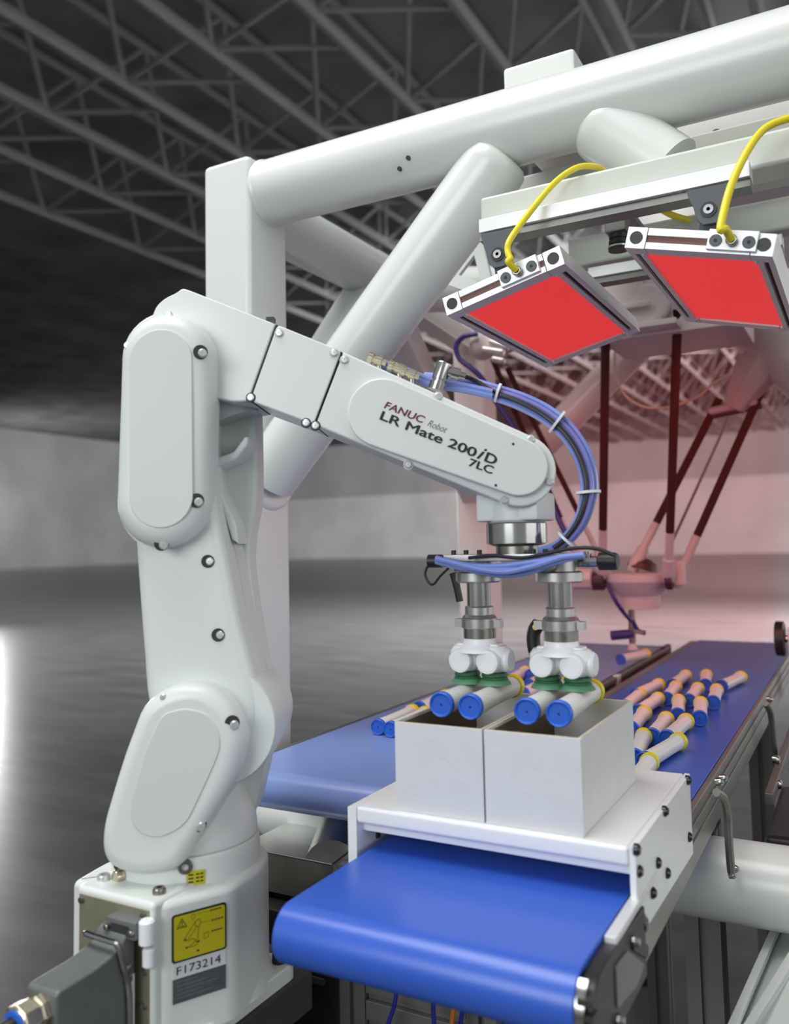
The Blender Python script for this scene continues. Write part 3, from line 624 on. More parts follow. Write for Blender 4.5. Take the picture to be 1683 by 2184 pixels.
# hoses from the forearm to the gripper
def hose_thing(name, pts, r, m, label, cat, sub=6, group=None, n=8):
    o = MB().tube(pts, r, n, sub).build(name, m); return tag(o, label, cat, group)
bundle_px = [(905, 805), (955, 812), (1010, 822), (1060, 838), (1110, 855), (1160, 880), (1205, 915), (1240, 965), (1256, 1020), (1254, 1065), (1240, 1110), (1215, 1145), (1185, 1168), (1150, 1180)]
Ys = [0.965, 0.97, 0.985, 0.99, 0.995, 1.0, 1.0, 1.0, 1.0, 0.995, 0.99, 0.985, 0.98, 0.975]
cn = Vector((0.478, -0.1, 0.0))
hoses = []
offs = [(0, 0), (7, 6), (-6, -6), (12, 13), (-12, -8)]
hl = ['outermost pale blue air hose arching from the forearm to the gripper', 'second pale blue air hose from the outside of the arch',
      'pale blue air hose in the middle of the arching bundle', 'innermost pale blue air hose of the arching bundle', 'thin black sensor cable running inside the blue hose arch']
order = [0, 1, 2, 3]
for i, k in enumerate((-13, -5, 4, 12)):
    pts = []
    for j, ((x, y), Y) in enumerate(zip(bundle_px, Ys)):
        t = j/(len(bundle_px)-1)
        x0, y0 = bundle_px[max(j-1, 0)]; x1, y1 = bundle_px[min(j+1, len(bundle_px)-1)]
        d = Vector((x1-x0, y1-y0)).normalized(); nn = Vector((-d.y, d.x))*(-1)
        kk = -k*(0.55+0.75*math.sin(math.pi*min(1, t*1.1)))
        pts.append(ony(x-nn.x*kk*0.9, y-nn.y*kk*0.9, Y+0.006*((i % 2)*2-1)))
    hose_thing('air_hose', pts, 0.0036, HOSE if i != 2 else HOSEP, hl[i], 'hose', 6, 'air hoses of the robot arm')
pts = [ony(x, y, Y-0.012) for (x, y), Y in zip([(978, 800), (1010, 810), (1055, 836), (1110, 858), (1160, 886), (1205, 925), (1235, 972), (1250, 1025), (1248, 1065), (1232, 1112), (1205, 1150), (1180, 1170)], Ys[1:])]
hose_thing('sensor_cable', pts, 0.003, BLACK, hl[4], 'cable', 6)
def tie_ring(px, r, d, label):
    c = ony(px[0], px[1], px[2]); o = MB().lathe(c-Vector(d).normalized()*0.0016, d, [(0, r), (0.0032, r), (0.0032, r-0.002), (0, r-0.002), (0, r)], 20).build('cable_tie', CLEAR)
    return tag(o, label, 'cable tie', 'cable ties on the hose bundle')
for (p, r, d, l) in (((1062, 838, 0.985), 0.0125, (0.8, 0.3, -0.3), 'clear cable tie nearest the forearm fitting'), ((1188, 900, 0.995), 0.0160, (0.7, 0.3, -0.6), 'clear cable tie at the top of the hose arch'),
                     ((1255, 1050, 0.992), 0.0150, (0.05, 0, -1), 'clear cable tie on the outermost bend of the hoses'), ((1208, 1150, 0.98), 0.0135, (-0.6, -0.1, -0.6), 'clear cable tie where the hoses reach the gripper')):
    tie_ring(p, r, d, l)
# loose hoses across the gripper
gp = [(930, 1192), (975, 1203), (1030, 1212), (1080, 1214), (1140, 1205), (1200, 1190), (1245, 1184)]
for i, (dy, Y) in enumerate(((-4, 0.938), (4, 0.934), (9, 0.940), (2, 0.928))):
    ph = i*1.3
    pts = [ony(x, y+dy*(0.5+0.8*math.sin(j*0.6))+3*math.sin(j*1.4+ph), Y) for j, (x, y) in enumerate(gp)]
    hose_thing('air_hose', pts, 0.0034, HOSE, ['uppermost', 'third highest', 'lowest', 'second highest'][i]+' of the four blue air hoses slung across the gripper front', 'hose', 6, 'air hoses across the gripper')
pts = [ony(*p, 0.94) for p in [(1000, 1190), (1050, 1185), (1110, 1190), (1160, 1182), (1220, 1170), (1270, 1170), (1312, 1185)]]
hose_thing('sensor_cable', pts, 0.0022, BLACK, 'thin black cable looping over the right end of the gripper', 'cable')
pts = [ony(*p, 0.955) for p in [(912, 1208), (907, 1225), (915, 1243), (925, 1246), (940, 1228), (957, 1212)]]
hose_thing('sensor_cable', pts, 0.0016, BLACK, 'short black cable loop hanging at the left end of the gripper', 'cable')
# fittings on the forearm
fit = thing('forearm_fittings', W(*rp(880, 800, -0.02), -0.02), 'row of metal air fittings on top of the forearm', 'fittings')
for (x, y) in ((802, 768), (845, 785), (872, 797)):
    u, z = rp(x, y, -0.025); d = (E_*0.92-ZZ*0.38).normalized(); c = W(u, z, -0.025)
    MB().lathe(c-d*0.010, d, [(0, 0.0075), (0.006, 0.0075), (0.006, 0.0055), (0.010, 0.0055), (0.010, 0.0072), (0.018, 0.0072), (0.018, 0.0050), (0.024, 0.0050)], 12).build('push_fitting', BRASS, fit)
    MB().cyl(c+d*0.004, c+d*0.004-ZZ*0.016, 0.004, n=10).build('fitting_stem', STEELD, fit)
u, z = rp(932, 826, -0.03); up_ = (ZZ*0.95+E_*0.32).normalized(); c = W(u, z, -0.03)
MB().lathe(c-up_*0.004, up_, [(0, 0.0105), (0.010, 0.0105), (0.010, 0.0085), (0.014, 0.0085), (0.014, 0.0100), (0.034, 0.0100), (0.036, 0.0085)], 12).build('angle_connector', STEEL, fit)
e0 = c+up_*0.022; dd = (E_*0.93-ZZ*0.3).normalized()
MB().lathe(e0, dd, [(0, 0.006), (0.012, 0.006), (0.012, 0.0085), (0.022, 0.0085), (0.022, 0.0055), (0.030, 0.005)], 12).build('connector_nut', STEEL, fit)
for i, dy in enumerate((0, 9)):
    pts = [W(*rp(x, y+dy, -0.012), -0.012) for x, y in [(815, 775), (850, 782), (890, 800), (930, 814), (985, 822), (1050, 836)]]
    hose_thing('air_hose', pts, 0.0042, HOSE, ['upper', 'lower'][i]+' bright blue air hose lying along the forearm top', 'hose', 6, 'air hoses along the forearm')

# ================================================================== conveyors
def rail_x(b, x, s, y0, y1, z0, z1, t=0.022):                  # slotted side profile; outer face on side s
    for za, zb, d in ((z1-0.012, z1, t), (z1-0.020, z1-0.012, t*0.6), (z1-0.034, z1-0.020, t), (z1-0.042, z1-0.034, t*0.6), (z0, z1-0.042, t*0.9)):
        b.box(min(x, x+s*d), max(x, x+s*d), y0, y1, za, zb)
    return b
def belt_loop(x0, x1, y0, y1, ztop, r, n=14, edge=0.003):
    prof = []
    for k in range(n+1): th = math.pi/2+math.pi*k/n; prof.append((y0+r+r*math.cos(th), ztop-r+r*math.sin(th)))
    for k in range(n+1): th = -math.pi/2+math.pi*k/n; prof.append((y1-r+r*math.cos(th), ztop-r+r*math.sin(th)))
    m = len(prof); v = [(x0, a, b_) for a, b_ in prof]+[(x1, a, b_) for a, b_ in prof]
    f = [(k, (k+1) % m, m+(k+1) % m, m+k) for k in range(m)]+[tuple(range(m)), tuple(reversed(range(m, 2*m)))]
    return MB().add(v, f)
cv = thing('belt_conveyor', (-0.375, 1.9, 0), 'long blue belt conveyor on the right passing under the white bridge', 'conveyor')
belt_loop(-0.525, -0.225, 0.676, 3.10, 0.90, 0.029).build('belt', BLUE, cv, bevel=0.0015, angle=30)
rail_x(MB(), -0.2245, 1, 0.80, 3.05, 0.826, 0.899, 0.0085).build('side_rail', ALUM, cv, bevel=0.0012)
rail_x(MB(), -0.527, -1, 1.16, 3.05, 0.826, 0.899).build('side_rail', ALUM, cv, bevel=0.0012)
# right end head with pulley plate
hp = rnd([(0.682, 0.835), (0.76, 0.826), (0.866, 0.824), (0.866, 0.890), (0.74, 0.896), (0.70, 0.894), (0.682, 0.878)], [0.03, 0.0, 0.0, 0, 0.01, 0.012, 0.012])
yz = lambda a, b_, d: Vector((d, a, b_))
hd = MB().prism(hp, yz, -0.2110, -0.224, 0.002, 0.0).build('end_head', BLACK, cv)
MB().box(-0.2235, -0.2125, 0.765, 0.93, 0.893, 0.9005).build('top_strip', ALUW, cv, bevel=0.001)
MB().prism([(0.674+0.031*(1-math.cos(t)), 0.871+0.031*math.sin(t)) for t in [R(60)-R(120)*k/10 for k in range(11)]]+[(0.678+0.029*(1-math.cos(t)), 0.871+0.029*math.sin(t)) for t in [R(-60)+R(120)*k/10 for k in range(11)]], yz, -0.2235, -0.216).build('pulley_rim', STEEL, cv)
for zz_ in (0.886, 0.874, 0.862, 0.850, 0.84): MB().box(-0.222, -0.209, 0.676, 0.690, zz_-0.003, zz_+0.002).build('adjuster_rib', DARK, hd)
MB().prism(rnd([(0.75, 0.848), (0.82, 0.836), (0.85, 0.842), (0.79, 0.880), (0.75, 0.884)], 0.004), yz, -0.2095, -0.213).build('adjuster_plate', ALUD, hd)
MB().prism(stadium((0.815, 0.876), (0.86, 0.850), 0.006), yz, -0.2088, -0.213).build('adjuster_slot', DARK, hd)
for yy, zz_, rr in ((0.868, 0.872, 0.0095), (0.912, 0.886, 0.006), (0.815, 0.878, 0.005), (0.752, 0.838, 0.005)):
    MB().lathe((-0.2115 if yy < 0.86 else -0.2165, yy, zz_), (1, 0, 0), [(0, rr), (0.004, rr), (0.007, rr*.6)], 16).build('button_bolt', BLACKG if rr > .0055 else STEEL, hd)
MB().lathe((-0.375, 0.705, 0.871), (1, 0, 0), [(-0.15, 0.025), (0.15, 0.025)], 24).build('head_pulley', STEELD, cv)
for yy in (1.40, 2.2, 2.9):
    MB().box(-0.528, -0.222, yy-0.02, yy+0.02, 0.80, 0.835).build('cross_bar', DARK, cv, bevel=0.002)
def profile_post(b, x, y, z0, z1, s):                          # slotted aluminium post
    h = s/2; g = s*0.10; d = s*0.22
    pts = []
    ring = [(-h, -h), (-g, -h), (-g, -h+d), (g, -h+d), (g, -h), (h, -h), (h, -g), (h-d, -g), (h-d, g), (h, g), (h, h), (g, h), (g, h-d), (-g, h-d), (-g, h), (-h, h), (-h, g), (-h+d, g), (-h+d, -g), (-h, -g)]
    return b.prism([(x+a, y+c) for a, c in ring], xy, z0, z1)
lg1 = (-0.245, 1.375)
for (lx, ly) in (lg1, (-0.505, 1.375), (-0.245, 2.2), (-0.505, 2.2)):
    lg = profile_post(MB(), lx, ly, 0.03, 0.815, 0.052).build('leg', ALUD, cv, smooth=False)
    MB().lathe((lx, ly, 0.0), ZZ, [(0, 0.03), (0.008, 0.03), (0.012, 0.012), (0.04, 0.012)], 16).build('foot', BLACK, lg)
MB().box(-0.50, -0.222, 1.345, 1.405, 0.79, 0.828).build('leg_bracket', BLACK, cv, bevel=0.003)
# bent support bar hooked to the side rail
h0 = onx(1534, 1668, -0.19); hk = [onx(1528, 1690, -0.185), onx(1545, 1705, -0.18), onx(1552, 1740, -0.18), onx(1555, 1800, -0.18), onx(1560, 1860, -0.18)]
sb_ = MB().tube(hk, 0.0055, 8, 5).build('support_bar', ALUD, cv)
for p in ((1528, 1668), (1537, 1660), (1562, 1853), (1556, 1866)):
    c = onx(*p, -0.186); MB().lathe(c, (1, -0.2, 0.2), [(0, 0.005), (0.006, 0.005), (0.009, 0.003)], 10).build('clamp_screw', STEEL, sb_)
h2 = [onx(1632, 1500, -0.19), onx(1643, 1520, -0.188), onx(1648, 1560, -0.188), onx(1655, 1640, -0.188)]
sb2 = MB().tube(h2, 0.006, 8, 5).build('support_bar', ALUD, cv)
c = onx(1636, 1492, -0.19); MB().lathe(c, (1, -0.2, 0.2), [(0, 0.006), (0.008, 0.006), (0.011, 0.003)], 10).build('clamp_screw', STEEL, sb2)
# guide roller at the far right edge of the belt
gr = onx(1664, 1362, -0.215)
g_ = MB().lathe(gr-Vector((0.012, 0, 0)), (1, 0, 0), [(0, 0.040), (0.003, 0.046), (0.022, 0.046), (0.025, 0.040)], 28).build('guide_wheel', BLACK, cv)
MB().cyl(gr+Vector((0.012, 0, 0.0)), gr+Vector((0.035, 0, 0.0)), 0.010, n=12).build('wheel_hub', STEEL, g_)
MB().box(gr.x+0.02, gr.x+0.06, gr.y-0.02, gr.y+0.02, 0.83, gr.z+0.03).build('wheel_bracket', ALUW, g_, bevel=0.002)

bc = thing('belt_conveyor', (-0.756, 2.4, 0), 'blue belt conveyor on the left with bare belt, ending beside the robot', 'conveyor')
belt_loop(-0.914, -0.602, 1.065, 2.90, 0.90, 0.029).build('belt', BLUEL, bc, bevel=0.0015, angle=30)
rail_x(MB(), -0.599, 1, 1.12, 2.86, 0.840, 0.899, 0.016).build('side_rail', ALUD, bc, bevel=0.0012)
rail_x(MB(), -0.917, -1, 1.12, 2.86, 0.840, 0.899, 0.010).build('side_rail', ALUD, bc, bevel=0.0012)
MB().box(-0.600, -0.584, 2.80, 2.90, 0.846, 0.904).build('end_head', BLACK, bc, bevel=0.003)
MB().lathe((-0.756, 1.094, 0.871), (1, 0, 0), [(-0.155, 0.025), (0.155, 0.025)], 24).build('head_pulley', STEELD, bc)
MB().box(-0.595, -0.580, 2.2, 2.23, 0.865, 0.902).build('rail_clip', ALUW, bc, bevel=0.002)
for (lx, ly) in ((-0.62, 1.75), (-0.89, 1.75), (-0.62, 2.5), (-0.89, 2.5)):
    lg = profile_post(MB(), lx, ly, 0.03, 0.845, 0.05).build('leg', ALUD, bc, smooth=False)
    MB().lathe((lx, ly, 0.0), ZZ, [(0, 0.03), (0.008, 0.03), (0.012, 0.012), (0.04, 0.012)], 16).build('foot', BLACK, lg)

# white bridge over the right conveyor
br = thing('bridge_table', (-0.375, 1.0, 0.826), 'white plastic bridge table straddling the right belt and carrying the boxes', 'table')
MB().box(-0.536, -0.2210, 0.850, 1.145, 0.931, 0.95).build('top_plate', POM, br, bevel=0.004, seg=3)
MB().prism([(0.852, 0.862), (1.145, 0.850), (1.145, 0.9500), (0.852, 0.9500)], yz, -0.2145, -0.2208, 0.0012, 0.0).build('side_plate', POM, br)
MB().prism([(0.852, 0.858), (1.145, 0.850), (1.145, 0.9478), (0.852, 0.9478)], yz, -0.549, -0.5365, 0.0015, 0.0).build('side_plate', POM, br)
MB().box(-0.5365, -0.2210, 0.866, 0.880, 0.9185, 0.931).build('cross_strip', POM, br, bevel=0.001)
MB().box(-0.5365, -0.534, 0.895, 0.903, 0.900, 0.918).build('bracket_slot', DARK, br)
for (x, y) in ((1357, 1812), (1417, 1730), (1466, 1664), (1362, 1858), (1402, 1840), (1422, 1862), (1469, 1785), (1357, 1972)):
    if y > 1960: continue
    c = onx(x, y, -0.2145)
    MB().lathe(c-Vector((0.002, 0, 0)), (1, 0, 0), [(0, 0.006), (0.004, 0.006), (0.0065, 0.0035)], 16).build('button_screw', BLACKG, br)

# boxes
def carton(x0, x1, y0, y1, z0, z1, label):
    t = 0.0028; o = thing('carton', ((x0+x1)/2, (y0+y1)/2, z0), label, 'box', 'open cartons on the bridge table')
    for nm, m, a in (('front_wall', CARD, (x0, x1, y0, y0+t)), ('back_wall', CARD, (x0, x1, y1-t, y1)), ('side_wall', CARD, (x0, x0+t, y0+t, y1-t)), ('side_wall', CARD, (x1-t, x1, y0+t, y1-t))):
        wl = MB().box(a[0], a[1], a[2], a[3], z0, z1).build(nm, m, o, bevel=0.0006)
        MB().box(a[0]+0.0004, a[1]-0.0004, a[2]+0.0004, a[3]-0.0004, z1-0.0002, z1+0.0004).build('cut_edge', CARDEDGE, wl)
    MB().box(x0+t, x1-t, y0+t, y1-t, z0+0.0005, z0+0.004).build('bottom', CARDIN, o)
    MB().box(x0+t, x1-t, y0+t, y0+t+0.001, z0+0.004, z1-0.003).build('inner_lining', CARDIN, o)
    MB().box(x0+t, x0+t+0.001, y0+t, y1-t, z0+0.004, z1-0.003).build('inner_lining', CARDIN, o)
    return o
c1 = carton(-0.4865, -0.3775, 0.858, 1.083, 0.9502, 1.049, 'left open white cardboard carton on the bridge table')
c2 = carton(-0.3755, -0.2685, 0.858, 1.083, 0.9502, 1.049, 'right open white cardboard carton on the bridge table')
MB().box(-0.2700, -0.2672, 0.8565, 0.862, 0.9505, 1.049).build('glued_flap', CARD, c2, bevel=0.0006)

# tubes: white body, blue cap with a recessed face at one end, yellow ring at the other
def make_tube(label, group):
    L = 0.160
    t = thing('capped_tube', (0, 0, 0), label, 'tube', group)
    MB().lathe((0, -L/2+0.006, 0), (0, 1, 0), [(0, 0.0138), (0.03, 0.0128), (0.10, 0.0122), (L-0.012, 0.0128)], 22).build('body', TUBEW, t)
    MB().lathe((0, -L/2, 0), (0, 1, 0), [(0.0022, 0.0005), (0.0022, 0.0112), (0.0005, 0.0122), (0, 0.0135), (0.001, 0.0146), (0.008, 0.0148), (0.009, 0.0138)], 22).build('blue_cap', CAPB, t)
    MB().lathe((0, -L/2, 0), (0, 1, 0), [(0.0016, 0.0013), (0.0023, 0.0014)], 10).build('cap_mark', NAVY, bpy.data.objects[t.children[-1].name])
    MB().lathe((0, L/2-0.013, 0), (0, 1, 0), [(0, 0.0130), (0.0008, 0.0147), (0.012, 0.0147), (0.013, 0.0135), (0.011, 0.011), (0.011, 0.0005)], 22).build('yellow_cap', CAPY, t)
    return t
TUBES = []
def put_tube(blue, yellow, label, group, cat='tube'):
    if not TUBES: o = make_tube(label, group); TUBES.append(o)
    else: o = copy_tree(TUBES[0]); o['label'] = label; o['group'] = group
    b_, y_ = Vector(blue), Vector(yellow); d = (y_-b_).normalized(); c = b_+d*0.08
    o.location = c; o.rotation_euler = (0, 0, math.atan2(d.y, d.x)-math.pi/2)
    return o
ZT = 1.0635
for i, hx in enumerate((GX[0]-0.0185, GX[0]+0.0185, GX[1]-0.0185, GX[1]+0.0185)):
    put_tube((hx+0.004, 0.898, ZT), (hx-0.003, 1.06, ZT), ['leftmost of the four tubes held by the suction cups', 'second tube from the left held over the left carton', 'third tube from the left, held over the right carton', 'rightmost of the four tubes held by the suction cups'][i], 'tubes held by the gripper')
G = 'tubes lying on the right belt'
ZB = 0.9152
belt_t = [((1434, 1462), (1464, 1440), 'farthest tube on the right belt in the left column, leaning right'), ((1505, 1462), (1507, 1440), 'farthest tube on the right belt pointing straight away'),
 ((1538, 1464), (1580, 1444), 'rightmost tube on the right belt, lying most askew'), ((1355, 1483), (1406, 1460), 'tube on the right belt just beyond the carton rim, slanting right'),
 ((1422, 1491), (1444, 1462), 'tube in the middle of the second row on the right belt'), ((1469, 1495), (1491, 1466), 'tube left of the rightmost upright pair on the right belt'),
 ((1521, 1499), (1530, 1468), 'right-hand tube of the second row, below the askew one'), ((1332, 1509), (1355, 1489), 'tube on the right belt whose yellow end touches the suction cups'),
 ((1361, 1519), (1400, 1493), 'slanting tube beside the back corner of the right carton'), ((1446, 1527), (1448, 1493), 'left upright tube of the third row on the right belt'),
 ((1493, 1533), (1495, 1497), 'right upright tube of the third row on the right belt'), ((1345, 1556), (1369, 1527), 'tube half hidden behind the right carton, farther one'),
 ((1390, 1572), (1422, 1533), 'left of the two slanting tubes above the nearest tube'), ((1422, 1576), (1467, 1535), 'right of the two slanting tubes above the nearest tube'),
 ((1353, 1618), (1371, 1576), 'tube half hidden behind the right carton, nearer one'), ((1375, 1625), (1446, 1582), 'nearest fully visible tube on the right belt')]
for bp_, yp_, l in belt_t: put_tube(onz(*bp_, ZB), onz(*yp_, ZB), l, G)
put_tube(onz(1340, 1685, ZB+0.0)*1.0, onz(1373, 1642, ZB), 'tube entering under the bridge, only its yellow end showing', G)
G2 = 'tubes lying on the left belt'
for bp_, yp_, l in [((805, 1551), (878, 1518), 'tube lying alone at the front of the left belt'), ((832, 1556), (905, 1522), 'tube behind the upper left rim of the left carton'),
                    ((893, 1512), (950, 1484), 'tube on the left belt beside the leftmost held tube'), ((1127, 1462), (1168, 1440), 'tube on the left belt between the two gripper heads, nearest'),
                    ((1085, 1452), (1110, 1438), 'tube on the left belt just right of the left gripper head'), ((1130, 1440), (1165, 1420), 'tube on the left belt between the gripper heads, farthest'), ((1115, 1480), (1150, 1462), 'tube on the left belt behind the third held tube')]:
    put_tube(onz(*bp_, ZB), onz(*yp_, ZB), l, G2)
tk = put_tube(onz(1322, 1407, 0.924), onz(1385, 1392, 0.924), 'tube just being picked by the suction tool of the spider robot', 'tube under the spider robot')

# ================================================================== spider (delta) robot
YD = 2.46
dr = thing('spider_robot', (-0.45, YD, 1.05), 'white spider robot with three pairs of black rods above the belts', 'robot')
PC = ony(1365, 1225, YD)
MB().lathe((PC.x-0.005, YD, 1.055), ZZ, [(0, 0.058), (0.038, 0.060), (0.040, 0.066), (0.075, 0.090), (0.080, 0.092), (0.098, 0.092), (0.100, 0.088)], 48).build('platform', PINKW, dr)
tip = ony(1350, 1390, YD)
MB().cyl((tip.x, YD, 0.955), (tip.x, YD, 1.056), 0.010, n=14).build('tool_shaft', STEELD, dr)
MB().lathe((tip.x, YD, 0.937), ZZ, [(0, 0.016), (0.006, 0.012), (0.018, 0.010)], 16).build('suction_cup', PINKW, dr)
ej = ony(1345, 1357, YD); MB().cyl(ej-Vector((0.055, 0, -0.0)), ej+Vector((0.012, 0, 0.008)), 0.014, n=14).build('ejector', NAVY, dr)
MB().bar(ony(1352, 1345, YD), ony(1375, 1350, YD), 0.02, 0.012).build('tool_elbow', STEELD, dr)
MB().tube([ony(1295, 1245, YD-.05), ony(1315, 1285, YD-.06), ony(1340, 1318, YD-.03), ony(1352, 1325, YD-.01)], 0.006, 8, 5).build('vacuum_line', NAVY, dr)
MB().tube([ony(1352, 1328, YD-.01), ony(1362, 1345, YD), ony(1376, 1352, YD)], 0.006, 8, 5).build('vacuum_line', NAVY, dr)
def rod(p, q, r, r2=None):
    p, q = Vector(p), Vector(q); d = (q-p).normalized()
    o = MB().cyl(p, q-d*0.12, r, n=14).build('rod', CARBON, dr)
    MB().cyl(q-d*0.13, q-d*0.04, r*1.05, n=14).build('rod_socket', PINKW, o)
    MB().lathe(q-d*0.045, d, [(0, r*1.5), (0.03, r*1.5), (0.05, r*1.7), (0.075, r*1.3)], 14).build('ball_joint', PINKW, o)
    return o
rod(ony(1292, 690, 2.05), ony(1285, 1212, 2.40), 0.0115); rod(ony(1446, 660, 2.05), ony(1426, 1222, 2.40), 0.0115)
rod(ony(1535, 850, 2.52), ony(1358, 1198, 2.52), 0.0115); rod(ony(1668, 735, 2.50), ony(1447, 1232, 2.48), 0.0115)
rod(ony(1082, 785, 2.28), ony(1288, 1205, 2.47), 0.008); rod(ony(1050, 765, 2.28), ony(1232, 1190, 2.45), 0.008)
MB().cyl(ony(1555, 890, 2.50), ony(1432, 1160, 2.46), 0.004, n=8).build('drive_shaft', STEELD, dr)
for p, q in (((1262, 1240), (1290, 1240)), ((1420, 1238), (1436, 1238))):
    MB().cyl(ony(*p, 2.41), ony(*q, 2.41), 0.026, n=20, ch=0.004).build('joint_motor', BLACK, dr)
MB().lathe(ony(1250, 1235, 2.40), (1, 0, 0), [(-0.035, 0.030), (0.02, 0.030)], 8).build('joint_block', PINKW, dr)
MB().obox(ony(1447, 1222, 2.44), (1, 0, 0), (0, 1, 0), ZZ, 0.018, 0.018, 0.035).build('joint_block', PINKW, dr, bevel=0.006)
MB().lathe(ony(1370, 1212, 2.54), (0.3, 0, 1), [(0, 0.045), (0.02, 0.038), (0.03, 0.02)], 20).build('joint_cover', BLACK, dr)
# upper arms
ra, rb = ony(1672, 690, 2.44), ony(1566, 868, 2.50); d_ = (rb-ra)
MB().lathe(ra, d_, [(0, 0.050), (d_.length*0.12, 0.056), (d_.length*0.58, 0.060), (d_.length*0.62, 0.058), (d_.length, 0.034)], 8).build('upper_arm', PINKW, dr, bevel=0.005)
MB().cyl(ony(1512, 878, 2.49), ony(1616, 856, 2.49), 0.011, n=14, ch=0.005).build('elbow_bar', PINKW, dr)
MB().cyl(ony(1520, 888, 2.50), ony(1625, 866, 2.50), 0.008, n=10).build('elbow_spring', BLACK, dr)
la = ony(1042, 742, 2.30)
MB().bar(la, ony(1330, 640, 2.30), 0.06, 0.06).build('upper_arm', PINKW, dr, bevel=0.01)
b = MB(); b.lathe(ony(1015, 735, 2.28), (1, -0.1, -0.25), [(0, 0.040), (0.03, 0.048), (0.05, 0.036), (0.09, 0.030)], 10)
b.build('elbow_housing', PINKW, dr, bevel=0.004)
for p, q, r in (((1030, 745), (1075, 752), 0.012), ((1045, 728), (1085, 742), 0.010), ((1050, 765), (1076, 770), 0.010)):
    MB().cyl(ony(*p, 2.24), ony(*q, 2.24), r, n=10, ch=0.003).build('elbow_fitting', SCREWW, dr)
# base housing hung between the spokes
bx = Vector((-0.40, 2.42, 0))
MB().lathe((bx.x, bx.y, 1.86), ZZ, [(0, 0.16), (0.03, 0.21), (0.15, 0.22), (0.20, 0.17), (0.30, 0.16)], 40).build('base_housing', PINKW, dr)
h1, h2 = ony(1275, 585, 2.05), ony(1440, 700, 2.05)
MB().box(h1.x, h2.x+0.15, 2.05, 2.30, h2.z-0.01, h1.z+0.06).build('base_frame', PINKW, dr, bevel=0.006)
for px_, py_ in ((1330, 620), (1385, 655)):
    c = ony(px_, py_, 2.04); MB().lathe(c, (0, -1, 0), [(0, 0.05), (0.03, 0.05), (0.036, 0.04)], 24).build('axis_motor', PINKW, dr)
    MB().box(c.x-0.05, c.x+0.07, 1.99, 2.05, c.z-0.06, c.z-0.045).build('motor_flange', PINKW, dr, bevel=0.003)
b = MB(); hb = ony(1530, 285, 1.62); b.box(hb.x-0.07, hb.x+0.14, 1.60, 2.45, hb.z-0.035, hb.z+0.05); b.build('base_bracket', PINKW, dr, bevel=0.008)
c = ony(1528, 288, 1.598); MB().cyl(c, c-Vector((0, 0.004, 0)), 0.010, n=14).build('bracket_hole', SEAM, dr)
# blue hose of the left arm and the pale loop of cable
hose_thing('air_hose', [ony(*p, 2.22) for p in [(1018, 712), (990, 718), (973, 738), (980, 765), (1005, 785), (1030, 810), (1060, 860), (1100, 920), (1150, 1010), (1195, 1115), (1215, 1150)]], 0.008, NAVY, 'dark blue air hose curling from the elbow of the spider robot', 'hose', 6)
hose_thing('signal_cable', [ony(*p, 2.3) for p in [(1313, 735), (1311, 780), (1318, 815), (1340, 850), (1375, 868), (1410, 870), (1450, 862), (1490, 845), (1525, 815), (1555, 798)]], 0.0035, ROD, 'thin pale cable sagging between the spider robot arms', 'cable', 6)

